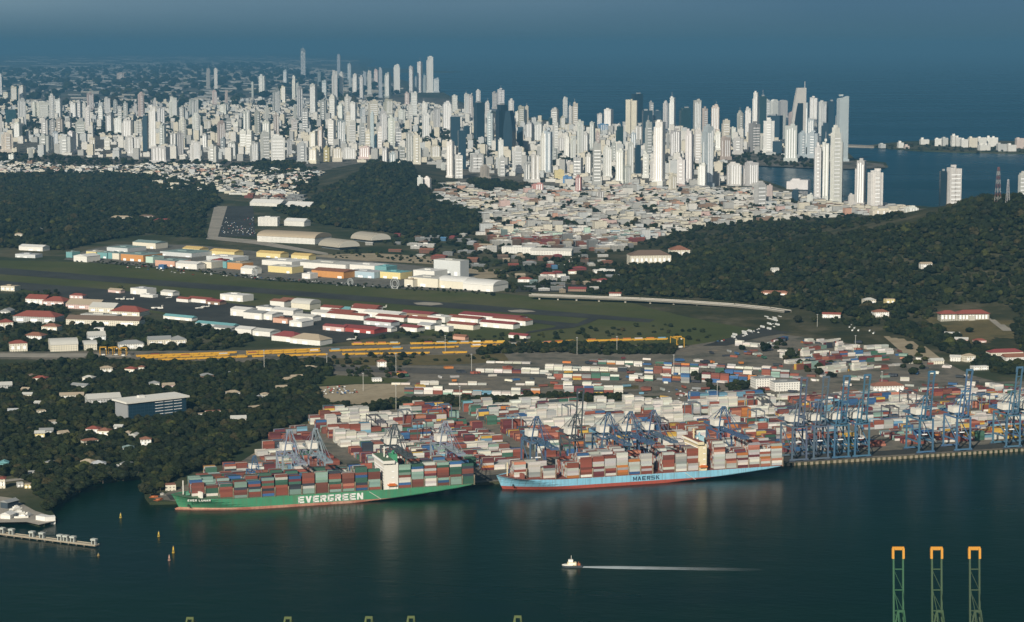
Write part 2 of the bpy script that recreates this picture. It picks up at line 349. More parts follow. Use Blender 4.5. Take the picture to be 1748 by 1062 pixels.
drape('bare_slope', g_sand, 400, 1000, 2950, 3700, 9, .45, [(1505,574),(1545,580),(1590,598),(1610,620),(1660,640),(1745,662),(1745,676),(1640,654),(1575,630),(1550,610)])
# island in the bay and the low reef joining it
isl = W0([(1476,250),(1500,253),(1560,258),(1640,261),(1800,264),(1800,244),(1620,240),(1540,243)])
struct('island', MB().poly(isl, -2, 4).mesh('island', g_land))
struct('causeway', MB().poly(W0([(1440,251),(1492,253),(1492,250.4),(1440,248)]), -2, 5).mesh('causeway', g_conc))
# the near shore below the picture, on which the near cranes stand
struct('near_shore', MB().poly([(-900,900),(900,900),(900,1462),(-900,1462)], -2, LZ).mesh('near_shore', g_yard))
# ================================================================ THE TOWERS OF THE CITY
PAL = dict(w=(.80,.79,.75), c=(.75,.70,.59), g=(.55,.56,.54), p=(.64,.54,.49), s=(.50,.56,.60), d=(.035,.075,.11), k=(.015,.03,.045), y=(.72,.62,.34), b=(.12,.27,.48), r=(.62,.33,.30), e=(.06,.14,.14))
WORD = dict(w='white', c='cream', g='grey', p='pinkish', s='pale blue-grey', d='dark blue glass', k='black glass', y='pale yellow', b='blue', r='salmon pink', e='green glass')
F_WALL = facade('tower_plaster', (.10,.12,.13), 3.4, 4.6, .52, .62, .62)
F_FLAT = facade('flats_plaster', (.08,.09,.10), 3.2, 3.8, .5, .5, .6)
F_GLASS = facade('curtain_glass', (.02,.05,.075), 3.8, 5.5, .82, .9, .75, rough=.3, spec=.6)
M_TRIM = mat('tower_trim', src='obj', rough=.8, scale=.05)
TOW = []     # (x0, x1, top, base, colour) in photo pixels
def rows(ox, oy, sc, txt):
    for tok in txt.split():
        a = tok.split(','); TOW.append((ox+float(a[0])/sc, ox+float(a[1])/sc, oy+float(a[2])/sc, oy+float(a[3])/sc, a[4]))
rows(0, 60, 3.934, '''0,14,262,400,w 22,70,385,450,c 72,115,345,455,c 125,175,340,452,c 120,178,430,610,g 38,108,500,610,w 0,18,540,700,w 8,92,660,790,c 95,150,590,700,w 218,245,450,560,w
248,328,450,560,w 330,372,400,570,w 376,420,430,560,g 280,330,565,700,g 332,374,565,680,w 376,435,560,662,c 262,352,670,790,w 354,393,650,740,w 397,500,675,800,g 452,512,650,790,w 475,518,455,560,w
520,550,445,560,g 553,582,450,600,w 583,632,390,500,p 572,612,480,660,w 505,572,580,680,w 640,660,540,590,w 662,695,480,590,w 702,742,420,530,w 710,764,525,660,g 760,790,435,520,g 792,820,480,600,w
766,818,555,660,w 828,862,450,560,g 895,922,460,560,g 925,972,388,560,p 820,898,570,700,w 902,955,575,700,w 838,948,680,815,w 960,998,540,780,c 1000,1050,480,760,w 1052,1110,480,620,g 1030,1050,425,500,w
1070,1120,600,760,g 1010,1150,750,862,g 1135,1190,420,560,w 1206,1245,480,600,w 1200,1255,560,740,w 1270,1335,430,552,g 1290,1350,530,700,w 1370,1418,570,640,c 1460,1515,580,740,p 1517,1555,560,660,g
1570,1605,585,655,w 1425,1458,372,470,p 1510,1530,372,460,p 1385,1412,225,360,w 1438,1462,225,360,w 1475,1525,465,532,w 780,838,252,296,p 1635,1680,510,670,g 1612,1675,640,790,w 1145,1188,655,780,w
1190,1235,650,810,g 1275,1345,715,850,w 1360,1398,670,760,w 1400,1470,740,862,w 1480,1520,690,790,w 1530,1600,720,830,g 1690,1705,315,425,g 190,225,760,830,g 600,640,690,800,c 700,740,690,770,w 60,100,800,850,w''')
rows(420, 60, 3.934, '''0,32,510,670,g 55,100,510,670,w 85,137,268,420,w 128,155,480,600,w 112,165,580,760,w 185,222,530,680,p 178,230,365,520,g 232,270,345,460,c 310,335,275,430,w 337,360,320,420,g
342,382,350,560,g 318,340,470,600,w 378,422,490,680,g 305,345,565,680,w 365,402,90,290,s 250,283,235,330,s 612,638,130,262,s 680,715,190,300,s 480,502,245,340,s 430,480,330,540,g 510,545,305,430,s
575,615,240,432,w 625,655,250,430,w 690,710,280,380,s 714,755,262,392,w 762,792,275,430,w 782,808,245,360,s 815,843,240,400,w 860,888,230,350,p 890,915,220,420,s 930,975,255,420,g 990,1035,200,390,w
1095,1128,210,388,g 1150,1185,180,386,w 1210,1258,145,386,w 1260,1303,290,386,s 1188,1209,270,386,s 1133,1149,280,384,s 497,545,430,580,g 560,610,405,560,w 618,655,465,562,w 660,698,405,580,w 700,745,450,582,w
668,700,520,640,c 762,800,490,580,s 820,888,440,600,c 918,985,432,540,c 898,950,510,720,g 812,834,540,700,c 836,862,520,780,w 550,605,570,740,w 610,670,570,740,w 672,738,578,740,w 482,520,620,782,p
425,480,650,762,c 760,798,590,760,g 800,834,640,780,c 882,915,620,782,w 863,881,665,770,d 952,1000,545,762,w 1002,1045,625,762,g 1065,1103,385,470,p 1106,1150,385,540,w 1086,1120,470,562,w 1020,1070,500,602,w
1180,1216,450,602,w 1183,1232,520,692,w 1258,1305,490,662,g 1236,1256,520,640,w 1320,1380,450,642,w 1382,1420,405,520,w 1370,1440,548,760,d 1422,1478,640,900,d 1455,1503,610,700,w 1465,1500,395,540,w
1075,1120,650,860,g 1122,1170,660,872,c 915,960,760,900,g 962,1005,790,905,s 1020,1068,750,842,w 97,160,650,842,w 163,265,675,852,w 0,52,640,800,w 25,85,720,862,g 340,410,720,864,g 422,490,765,862,c
520,570,750,852,y 575,640,760,850,c 275,310,700,822,g 1347,1400,715,960,w 1402,1455,800,962,w 1505,1590,790,912,g 1236,1305,740,842,c 1150,1190,950,1050,w 1192,1245,955,1048,w 762,850,750,832,p 645,740,760,832,w
1100,1112,560,690,w 1430,1462,730,830,c 1185,1230,760,840,w 1310,1340,860,910,w 1020,1045,850,920,c''')
rows(800, 100, 3.934, '''48,80,210,300,w 0,32,240,420,w 34,108,295,560,d 110,140,290,440,w 122,170,355,600,s 158,190,225,340,w 192,240,205,342,w 180,262,310,640,k 232,318,350,645,d 266,305,275,420,w 312,345,355,440,c
332,372,320,452,c 376,402,320,450,c 322,368,460,622,d 197,234,545,790,w 206,243,660,792,w 292,358,595,770,w 12,95,640,762,g 75,142,720,812,c 385,440,430,582,g 442,498,430,562,g 370,413,700,832,g
416,475,640,832,w 482,520,500,772,w 502,562,480,772,s 535,563,400,500,w 572,600,420,640,w 602,640,530,642,w 642,678,525,680,w 682,720,530,682,w 552,608,335,480,w 612,648,390,482,c 632,664,262,400,w 672,692,320,480,w
695,732,300,482,c 727,772,420,662,w 772,808,500,642,g 812,850,430,612,g 862,900,370,462,w 866,940,440,492,b 908,972,340,482,w 852,880,490,622,p 987,1038,455,612,c 1052,1136,272,530,c 1092,1170,237,442,k
1163,1233,350,622,d 1182,1230,425,692,g 1117,1165,450,602,w 1112,1155,580,792,d 1062,1108,570,782,g 1238,1320,425,852,w 1212,1240,290,432,w 1242,1300,350,432,d 1302,1340,290,472,w 1342,1390,262,482,w
1412,1490,332,512,e 1507,1560,280,492,w 1567,1605,330,492,p 1627,1685,315,492,p 1352,1425,480,682,g 1326,1350,500,662,g 1452,1510,485,832,w 1514,1558,475,702,w 1562,1640,455,862,s 1537,1600,710,872,w
1397,1460,670,852,w 1167,1213,630,802,w 1217,1275,690,822,w 1277,1300,770,852,d 987,1048,615,842,w 902,960,595,802,w 832,888,570,852,w 782,828,640,802,w 702,768,660,792,g 647,700,690,762,w 572,640,750,822,y
632,700,790,852,b 717,763,790,902,r 1047,1090,720,842,g 1342,1395,780,902,c 1612,1690,765,852,w 1652,1700,490,602,c 1692,1731,530,662,g 422,500,840,902,r 857,910,890,952,w 540,600,600,700,g 1090,1125,500,610,s 960,990,560,700,g''')
rows(1200, 100, 3.19, '''100,145,335,450,c 60,98,400,500,w 96,150,430,552,p 152,178,375,450,w 182,220,290,442,w 226,264,270,442,w 266,300,185,482,w 302,343,205,422,w 341,364,225,332,g 366,410,222,342,w 413,460,225,322,w
346,435,310,452,d 326,390,330,516,w 442,515,365,562,g 466,520,290,372,p 526,578,240,482,s 580,628,210,332,w 557,605,330,482,s 517,560,400,542,s 563,633,400,542,s 628,670,235,422,w 672,712,232,420,w 642,685,350,482,d
724,788,205,560,s 162,220,430,522,g 246,310,350,512,g 377,432,450,522,d 602,640,470,775,w 643,684,450,772,w 690,745,375,792,w 747,758,455,792,g 822,888,555,812,w 892,980,610,822,w 790,822,740,812,w 130,208,570,692,w
216,300,566,692,g 276,343,675,802,g 346,380,690,772,p 482,522,712,782,d 442,598,660,712,w 1325,1403,590,812,w 1285,1322,612,812,k 1714,1760,622,775,w 905,1080,822,880,c 1097,1170,808,880,w 222,245,455,515,w 310,326,420,512,w
565,600,738,795,w 690,712,470,560,g 600,625,350,470,g 432,450,300,440,g''')
def tower(i, x0, x1, top, base, c):
    P = gp((x0+x1)/2, base); k = ppm(P); H = max(9.0, ztop(P, top)-LZ)
    yaw = rad(rnd.choice((17.7, -24, -10, 30, 8))); wv = (x1-x0)/k
    ratio = rnd.uniform(.55, .95); glass = c in 'dke'
    w = wv/(math.cos(yaw)+ratio*abs(math.sin(yaw))); d = max(8, ratio*w)
    if H < w: d = min(d, 30)
    if c in 'wgc' and 215 < base < 268 and H > 60 and rnd.random() < (.13 if (x0+x1)/2 > 700 else .05): c = rnd.choice('ssde'); glass = c in 'dke'
    base_c = PAL[c]; v = rnd.uniform(.9, 1.06) if rnd.random() < .68 else rnd.uniform(.55, .85); colr = tuple(min(.86, a*v*rnd.uniform(.97, 1.03)) for a in base_c)
    slim = H/w > 4
    size = 'very tall ' if H > 170 else 'tall ' if H > 110 else 'low ' if H < 38 else ''
    form = rnd.choice(('plain', 'stepped', 'core', 'twin', 'notched')) if not glass else rnd.choice(('plain', 'stepped'))
    sp_ = None
    for key, (sx_, st) in dict(curved=(1360, 'curved'), tapered=(870, 'tapered'), round1=(1321, 'dome'), round2=(1337, 'dome'), spike=(1080, 'setback'), slant=(1437, 'slant')).items():
        if abs((x0+x1)/2 - sx_) < 6 and st not in USED.get(key, ()) and ((key == 'tapered' and c == 'd' and top > 180) or (key != 'tapered' and top < 190)): sp_ = st; USED[key] = (st,)
    if w < 7 or H < 16: form = 'plain'
    t = thing('tower_block' if H > 45 else 'apartment_block', P, yaw, None, 'tower' if H > 45 else 'apartment block', 'towers of the city skyline')
    m = F_GLASS if glass else (F_WALL if H > 45 else F_FLAT)
    mb = MB(); x, y = w/2, d/2; top_h = H; words = ''
    if sp_ == 'tapered':
        n = 9; mb.v = []
        for j in range(n+1):
            f = j/n; r = 1-.55*max(0, f-.55)**1.3/.45**1.3; z = H*f
            mb.v += [(-x*r,-y,z),(x*r,-y,z),(x*r,y,z),(-x*r,y,z)]
        for j in range(n):
            for a in range(4): b = (a+1) % 4; mb.f.append((4*j+a,4*j+b,4*j+4+b,4*j+4+a)); mb.c.append(None)
        mb.f.append((4*n,4*n+1,4*n+2,4*n+3)); mb.c.append(None); words = 'tapering '
    elif sp_ == 'slant':
        mb.box(-x,x,-y,y,0,H*.96); mb.v[5] = (x,-y,H); mb.v[6] = (x,y,H); words = 'slant-topped '
    elif sp_ == 'dome':
        mb.box(-x,x,-y,y,0,H*.9)
        for j in range(10):
            a0, a1 = math.pi*j/10, math.pi*(j+1)/10; h = H*.1
            mb.quad((-x*math.cos(a0),-y,H*.9+h*math.sin(a0)),(-x*math.cos(a1),-y,H*.9+h*math.sin(a1)),(-x*math.cos(a1),y,H*.9+h*math.sin(a1)),(-x*math.cos(a0),y,H*.9+h*math.sin(a0)))
            mb.quad((-x*math.cos(a0),-y,H*.9),(-x*math.cos(a1),-y,H*.9),(-x*math.cos(a1),-y,H*.9+h*math.sin(a1)),(-x*math.cos(a0),-y,H*.9+h*math.sin(a0)))
        words = 'round-topped '
    elif form == 'plain': mb.box(-x,x,-y,y,0,H)
    elif form == 'stepped':
        mb.box(-x*.62,x,-y,y,0,H); mb.box(-x,-x*.62,-y*.9,y*.9,0,H*rnd.uniform(.8,.93)); words = 'stepped '
    elif form == 'core':
        mb.box(-x,x,-y*.7,y*.7,0,H*.95); mb.box(-x*.42,x*.42,-y,y,0,H); words = 'ridged '
    elif form == 'twin':
        mb.box(-x,-x*.12,-y,y,0,H*.985); mb.box(x*.12,x,-y,y,0,H*.96); mb.box(-x*.12,x*.12,-y*.6,y*.6,0,H); words = 'twin-bodied '
    else:
        mb.box(-x,x,-y,y,0,H*.93); mb.box(-x*.75,x*.75,-y*.8,y*.8,H*.93,H); words = 'set-back '
    part('tower_wall', mb, m, t, colr)
    if not sp_ or sp_ == 'slant':
        hh = min(7, 2.5+H*.03); cx = rnd.uniform(-.2,.2)*w
        part('plant_room', MB().box(cx-w*.18, cx+w*.18, -d*.2, d*.22, H, H+hh), M_TRIM, t, tuple(a*.85 for a in colr) if not glass else (.3,.32,.33))
        if rnd.random() < .3 and H > 90: part('roof_mast', MB().box(cx-.5, cx+.5, -.5, .5, H+hh, H+hh+H*.12), M_TRIM, t, (.5,.5,.5))
    if rnd.random() < .5 and H > 45: part('podium', MB().box(-x*1.18, x*1.18, -y*1.35, y*1.1, 0, rnd.uniform(8, 16)), F_FLAT, t, tuple(min(.85,a*1.03) for a in (colr if not glass else PAL['c'])))
    if not glass and (x1-x0) > 8 and not sp_ and form in ('plain','notched','stepped','twin') and rnd.random() < .72:          # recessed window bands up the fronts
        n = max(1, min(4, int(w/8)))
        for j in range(n):
            xx = -x*.84 + (j+.5)*(x*1.68/n) if form != 'stepped' else -x*.52 + (j+.5)*(x*1.4/n)
            if form == 'twin' and abs(xx) < x*.16: continue
            strip('window_strip', t, xx, -y-.12, H*.08, min(3.6, w*rnd.uniform(.08,.15)), .3, H*rnd.uniform(.78,.88))
        if abs(yaw) > .25: strip('window_strip', t, (-x if yaw < 0 else -x)-.12, 0, H*.08, .3, min(2.6, d*.12), H*.78 if form != 'stepped' else H*.66)
    elif not glass and H > 50 and (x1-x0) > 7 and not sp_:
        nb = max(3, int(H/13))
        for j in range(nb): strip('window_band', t, 0, -y-.1, H*.1+j*H*.8/nb, w*(.36 if form == 'core' else .8), .25, 3.2)
    lab = f'{size}{"slim " if slim and size != "low " else "broad " if w > .55*H else ""}{WORD[c]} {words}{"tower" if H > 45 else "block"}'
    xm = (x0+x1)/2
    if base < 175: pl = 'in the far seaside cluster'
    elif xm > 1375 and base > 300: pl = 'between bay and wooded hill'
    elif xm > 1250 and base < 285: pl = 'on the bay headland'
    else: pl = 'in the '+('western ' if xm < 430 else 'inner-city ' if xm < 800 else 'downtown ')+('front rank' if base > 262 else 'middle rank' if base > 215 else 'back rank')
    later(t, lab, pl, xm); EXCL.append((P.x, P.y, w*.75+4))
    return t
USED = {}; EXCL = []
TOW.sort(key=lambda a: a[3])
CURVED = None
for i, a in enumerate(TOW): tower(i, *a)
# the sail-shaped hotel tower of the headland, curved at one side round a tall dark recess
P = gp(1361, 268); k = ppm(P); H = ztop(P, 150)-LZ
t = thing('sail_tower', P, rad(10), 'tall sail-shaped tower with one curved side and a dark arched recess', 'tower', 'towers of the city skyline')
w, d, n = 26/k, 18, 16
def sail(wl, wr, yy0, yy1, hh):
    mb = MB(); L = []
    for j in range(n+1): f = j/n; L.append((-wl*(1-f**2.6*.82), hh*f))
    for (a, z0), (b, z1) in zip(L, L[1:]):
        mb.quad((a,yy0,z0),(wr,yy0,z0),(wr,yy0,z1),(b,yy0,z1)); mb.quad((b,yy1,z1),(wr,yy1,z1),(wr,yy1,z0),(a,yy1,z0))
        mb.quad((a,yy1,z0),(a,yy0,z0),(b,yy0,z1),(b,yy1,z1)); mb.quad((wr,yy0,z0),(wr,yy1,z0),(wr,yy1,z1),(wr,yy0,z1))
    a, z = L[-1]; mb.quad((a,yy0,z),(wr,yy0,z),(wr,yy1,z),(a,yy1,z)); return mb
part('tower_wall', sail(w*.5, w*.5, -d/2, d/2, H), F_WALL, t, (.60,.58,.55))
part('recess_glass', sail(w*.36, w*.30, -d/2-.5, -d/2+1, H*.78), F_GLASS, t, PAL['k'])
part('roof_mast', MB().box(w*.42, w*.46, -.6, .6, H, H*1.09), M_TRIM, t, (.5,.5,.5))
# island houses
for j, (a, b, tp_, bs, c) in enumerate([(1182,1228,440,468,'w'),(1262,1298,436,476,'w'),(1300,1330,432,476,'g'),(1352,1368,420,478,'w'),(1370,1400,430,478,'w'),(1402,1440,440,484,'w'),(1445,1490,432,484,'c'),(1492,1540,430,482,'w'),(1542,1604,430,480,'w'),(1500,1560,470,500,'w'),(1600,1650,465,505,'g'),(1655,1700,470,505,'w'),(1702,1755,434,490,'p'),(1060,1090,458,486,'w'),(960,990,465,488,'g'),(1095,1120,475,490,'p')]):
    x0, x1, y0, y1 = 1200+a/3.19, 1200+b/3.19, 100+tp_/3.19, 100+bs/3.19
    P = gp((x0+x1)/2, y1, 4); k = ppm(P); H = max(8, ztop(P, y0)-4); w = (x1-x0)/k; d = 28
    t = thing('island_block', P, rad(rnd.choice((5,-8,12))), None, 'apartment block', 'blocks on the bay island')
    part('tower_wall', MB().box(-w/2,w/2,-d/2,d/2,0,H), F_FLAT, t, PAL[c])
    for u in range(max(1, int(w/22))): part('roof_house', MB().box(-w/2+4+u*22, -w/2+14+u*22, -6, 6, H, H+rnd.uniform(3,9)), M_TRIM, t, PAL[c])
    later(t, f'{WORD[c]} {"tall " if H > 60 else ""}apartment block', 'on the low island in the bay', x0)
# ================================================================ LOW BUILDINGS
M_WALL = F_LOW = facade('house_plaster', (.07,.08,.09), 3.1, 3.6, .48, .42, .7)
M_PLAIN = mat('plain_plaster', src='obj', rough=.85, var=.12, scale=.06)
M_ROOF = mat('roof_cover', src='obj', rough=.8, var=.22, scale=.12)
RC = dict(red=(.25,.075,.055), rust=(.25,.115,.075), grey=(.27,.28,.28), white=(.66,.65,.62), green=(.22,.30,.29), blue=(.10,.24,.42), tan=(.40,.33,.24), brown=(.17,.12,.09), pale=(.52,.51,.47), teal=(.16,.36,.38), yellow=(.62,.45,.18), maroon=(.24,.06,.06), silver=(.45,.46,.47))
WC = dict(white=(.78,.76,.71), cream=(.74,.69,.57), grey=(.48,.48,.46), pink=(.68,.50,.46), blue=(.42,.54,.62), salmon=(.64,.38,.28), yellow=(.74,.62,.30), teal=(.17,.36,.37), orange=(.58,.28,.10), red=(.36,.07,.06), brown=(.30,.20,.14), dark=(.05,.07,.09), mint=(.52,.68,.58), pale=(.60,.62,.62), navy=(.05,.12,.25))
def roof_mesh(kind, w, d, h, ov=.6, rise=None):
    x, y = w/2+ov, d/2+ov; mb = MB(); rise = rise or min(w, d)*.24
    if kind == 'gable':
        if w >= d: mb.v = [(-x,-y,h),(x,-y,h),(x,y,h),(-x,y,h),(-x,0,h+rise),(x,0,h+rise)]; mb.f = [(0,1,5,4),(2,3,4,5),(3,0,4),(1,2,5),(3,2,1,0)]
        else: mb.v = [(-x,-y,h),(x,-y,h),(x,y,h),(-x,y,h),(0,-y,h+rise),(0,y,h+rise)]; mb.f = [(1,2,5,4),(3,0,4,5),(0,1,4),(2,3,5),(3,2,1,0)]
        mb.c = [None]*5
    elif kind == 'hip':
        r = max(0, (x-y) if w >= d else (y-x)); a, b = ((-r,0),(r,0)) if w >= d else ((0,-r),(0,r))
        mb.v = [(-x,-y,h),(x,-y,h),(x,y,h),(-x,y,h),(*a,h+rise),(*b,h+rise)]
        mb.f = [(0,1,5,4),(2,3,4,5),(3,0,4),(1,2,5),(3,2,1,0)] if w >= d else [(1,2,5,4),(3,0,4,5),(0,1,4),(2,3,5),(3,2,1,0)]
        mb.c = [None]*5
    elif kind == 'arch':
        n = 10
        for j in range(n):
            a0, a1 = math.pi*j/n, math.pi*(j+1)/n
            p = [(-x, -y*math.cos(a), h+rise*math.sin(a)) for a in (a0, a1)]; q_ = [(x, b, c) for _, b, c in p]
            mb.quad(p[0], q_[0], q_[1], p[1]); mb.quad(p[0], p[1], (-x,0,h)); mb.quad(q_[1], q_[0], (x,0,h))
    else:
        mb.box(-x+ov, x-ov, -y+ov, y-ov, h, h+.5); 
        if w*d > 300: mb.box(-w*.2, w*.08, -d*.12, d*.2, h+.5, h+2.4)
    return mb
def bldg(x0, x1, yb, h, depth, yaw, wall, rk, rc, name='house', cat='house', label=None, group=None, plain=False, rise=None, P=None, w=None, look=None, place=None, windows=0, ov=.6):
    if P is None: P = tp((x0+x1)/2, yb); 
    k = ppm(P)
    if w is None: w = (x1-x0)/k/max(.5, math.cos(rad(yaw)))
    a = rad(yaw); C = Vector((P.x - math.sin(a)*depth/2, P.y + math.cos(a)*depth/2, P.z-.3))
    t = thing(name, C, a, label, cat, group)
    part('wall', MB().box(-w/2, w/2, -depth/2, depth/2, -4, h+.3), M_PLAIN if plain else M_WALL, t, WC.get(wall, wall))
    part('roof', roof_mesh(rk, w, depth, h+.3, ov, rise), M_ROOF, t, RC.get(rc, rc))
    for j in range(windows): strip('window', t, -w/2+(j+.5)*w/windows, -depth/2-.05, h*.3, w/windows*.5, .3, h*.4)
    if plain and w > 12:
        nd_ = 1+int(w/26)
        for j in range(nd_):
            if (int(P.x*7)+j) % 5 < 3: strip('door', t, -w/2+(j+.5)*w/nd_, -depth/2-.06, 0, w/nd_*(.5 if j % 2 else .36), .25, h*(.62 if name != 'mall_block' else .38))
    if look: later(t, look, place, (x0 or 0))
    EXCL.append((C.x, C.y, max(w, depth)*.55)); RECT.append((C.x, C.y, w/2, depth/2, a))
    return t
RECT = []
def zone(z0, sc, ox, oy): pass
# ---- airfield sheds (photo pixels, front edge), all ranged along the runway
AIR = -33.7
for x0,x1,y,h,d,wl,rk,rc,lab in [
  (221,252,503,11,26,'white','flat','silver','white block-shaped shed with grey end alone on the airfield grass'),
  (273,296,505,7,18,'white','gable','pale','small pale shed with flat canopy beside the apron'),
  (318,358,517,7,20,'white','gable','red','long low terminal shed with pink-red roof edge at the apron'),
  (374,416,514,11,30,'white','flat','white','big plain white box hangar by the red-edged terminal shed'),
  (392,424,540,12,26,'white','gable','white','white hangar with dark open gable nearest the apron corner'),
  (414,448,545,11,28,'white','gable','grey','white hangar with grey roof next to the corner hangar'),
  (460,486,524,10,24,'white','gable','rust','white shed with orange-red roof in the second hangar row'),
  (496,530,528,10,30,'cream','arch','pale','cream shed with a rounded pale roof in the second hangar row'),
  (462,502,538,9,26,'white','gable','white','long white shed in front of the rounded-roof shed'),
  (465,492,552,8,14,'salmon','flat','rust','square brick-red shed standing alone on the apron'),
  (493,516,558,9,30,'white','gable','white','white hangar with a grey end wall beside the brick-red shed'),
  (498,535,548,8,22,'white','gable','pale','long pale-roofed hangar behind the grey-ended hangar'),
  (546,580,533,8,22,'white','gable','red','white shed with thin red roof line in the back hangar row'),
  (560,600,540,8,20,'white','gable','red','white-fronted shed with red roof in the middle hangar row'),
  (597,640,536,9,22,'white','gable','red','wide white hangar at the back with red eaves'),
  (620,682,543,9,22,'white','gable','white','longest white-roofed hangar of the back row'),
  (550,588,565,7,16,'pink','gable','maroon','pink-fronted shed at the apron end'),
  (578,640,568,7,34,'red','gable','maroon','large brown-red roofed shed with red front on the apron'),
  (640,690,548,7,20,'white','gable','red','red-roofed shed between the hangar rows'),
  (682,712,566,7,22,'white','gable','maroon','low white shed with maroon roof on the grass edge'),
  (712,735,562,7,24,'white','gable','silver','silver-roofed shed beside the maroon-roofed one'),
  (695,745,553,8,16,'white','gable','red','narrow white shed with red ridge in the middle row'),
  (729,760,550,9,26,'white','flat','white','white box hangar with higher flat roof'),
  (742,766,566,8,14,'white','flat','white','small white shed in front of the hangars'),
  (762,808,562,8,20,'cream','gable','red','cream shed with a red roof edge near the row end'),
  (762,816,551,8,24,'white','gable','red','white hangar with red roof before the last hangars'),
  (818,876,560,8,20,'white','gable','maroon','last long white hangar with maroon roof'),
  (840,890,553,8,24,'white','gable','red','white hangar with patchy red roof at the very end'),
  (868,898,578,5,12,'white','gable','maroon','small open shelter with dark red roof past the hangars'),
  (773,794,580,5,10,'salmon','gable','rust','small orange-roofed hut in the grass below the hangars'),
  (493,548,588,8,30,'white','hip','tan','white-walled hall with brown hipped roof by the railway'),
  (462,505,583,8,28,'white','hip','maroon','white-walled hall with dark red hipped roof by the railway'),
  (430,462,574,8,26,'white','gable','pale','white twin-gabled shed by the apron south edge'),
  (400,430,570,8,24,'white','gable','white','pale gabled shed above the trees by the apron'),
  (330,400,560,6,18,'pale','gable','teal','long pale blue-roofed shed along the apron south edge'),
  (276,330,546,5,14,'white','gable','teal','thin pale teal-roofed shed at the apron tip'),
  (476,509,520,8,24,'white','gable','rust','white shed with faded orange roof at the back of the hangar cluster'),
  (578,597,534,7,16,'teal','gable','teal','small teal hangar between white sheds'),
  (600,644,531,8,18,'white','gable','red','white shed with red roof farthest back by the runway'),
  (682,735,543,8,26,'brown','gable','maroon','open brown shed between the two long hangar groups'),
  (782,880,549,9,36,'white','gable','maroon','huge maroon roof behind the last white hangars'),
  (880,897,556,8,22,'white','gable','red','short white hangar closing the row at the taxiway'),
  (418,466,545,10,30,'white','gable','white','wide white hangar beside the dark-gabled hangar'),
  (556,622,545,8,18,'white','gable','red','very long narrow white shed with red ridge'),
  (620,668,556,7,24,'pale','gable','maroon','pale shed with maroon roof behind the brown-red roofed shed'),
  (436,466,532,8,22,'white','flat','grey','flat grey-roofed shed behind the wide white hangar'),
  (530,560,541,8,24,'white','gable','pale','white shed joining the middle hangar row'),
  (640,668,566,6,16,'white','gable','silver','silver canopy on the apron beside the brown-red roof'),
  (238,262,508,5,14,'white','flat','white','low white annex before the lone grassfield shed'),
  (300,322,516,6,14,'white','gable','red','small red-roofed annex at the terminal shed'),
  (350,376,520,6,18,'maroon' if False else 'brown','gable','maroon','low maroon-roofed store between terminal and white box hangar'),
  (360,396,566,6,20,'white','gable','grey','grey-roofed shed along the apron south edge'),
  (183,207,500,5,12,'pink','gable','tan','small pinkish hut on the runway grass')]:
    bldg(x0,x1,y,h,d,AIR,wl,rk,rc,'hangar' if h > 7 else 'airfield_shed','hangar' if h > 7 else 'shed',lab,'sheds around the airfield',plain=True,rise=3 if rk=='gable' else None)
# ---- red-roofed quarter at the left
for x0,x1,y,h,d,yw,wl,rk,rc,lab in [
  (42,78,520,10,28,-20,'white','gable','red','white gabled house with red roof beside the apron trees'),
  (70,110,522,8,30,-20,'pink','hip','red','pink house with red hipped roof behind the gabled one'),
  (20,96,552,11,34,-15,'grey','hip','red','largest red-roofed block of the quarter beside dark trees'),
  (110,170,528,8,34,-20,'pink','gable','tan','long pale pink shed with faded roof'),
  (150,196,534,9,30,-20,'cream','gable','pale','cream shed with folded pale roof by the apron'),
  (135,200,545,7,20,-20,'pale','flat','pale','flat pale grey roof between the red-roofed sheds'),
  (185,240,540,8,34,-20,'cream','hip','red','wide red hipped roof ending at the apron'),
  (110,240,556,9,26,-12,'cream','gable','brown','long cream-walled warehouse with brown roof'),
  (0,22,560,9,22,17,'cream','hip','red','cream house with red roof at the picture edge'),
  (70,98,566,8,18,-15,'cream','hip','rust','small cream house with rust roof below the warehouse'),
  (40,72,582,8,20,-15,'white','hip','rust','white house with rust roof on the slope'),
  (18,46,600,12,18,17,'cream','hip','red','three-floor cream house with red roof by the trunk road'),
  (88,132,600,10,34,17,'cream','arch','pale','big cream tent-like hall with rounded roof by the trunk road'),
  (145,165,598,9,26,17,'cream','arch','pale','smaller pale tent-like hall with dark open front'),
  (152,180,582,8,24,17,'pale','gable','pale','pale gabled hall above the tent-like halls'),
  (160,182,566,5,12,-10,'white','flat','white','tiny bright white hut among dark trees'),
  (205,245,596,8,20,17,'white','hip','grey','white columned villa with grey roof by the trunk road'),
  (255,292,590,9,20,17,'cream','gable','grey','cream house with blue-grey roof by the trunk road'),
  (293,318,590,9,22,17,'cream','hip','grey','cream corner house with grey hipped roof by the trunk road'),
  (0,26,497,9,20,-20,'cream','flat','tan','yellowish block at the edge above the red-roofed quarter'),
  (0,18,538,7,20,-10,'grey','gable','grey','grey-roofed shed at the edge of the red-roofed quarter'),
  (118,142,510,6,14,-20,'pink','hip','red','small pink house against the apron')]:
    bldg(x0,x1,y,h,d,yw,wl,rk,rc,'house' if x1-x0 < 60 else 'warehouse','house' if x1-x0 < 60 else 'warehouse',lab,'buildings of the red-roofed quarter',windows=3 if rk!='arch' else 0)
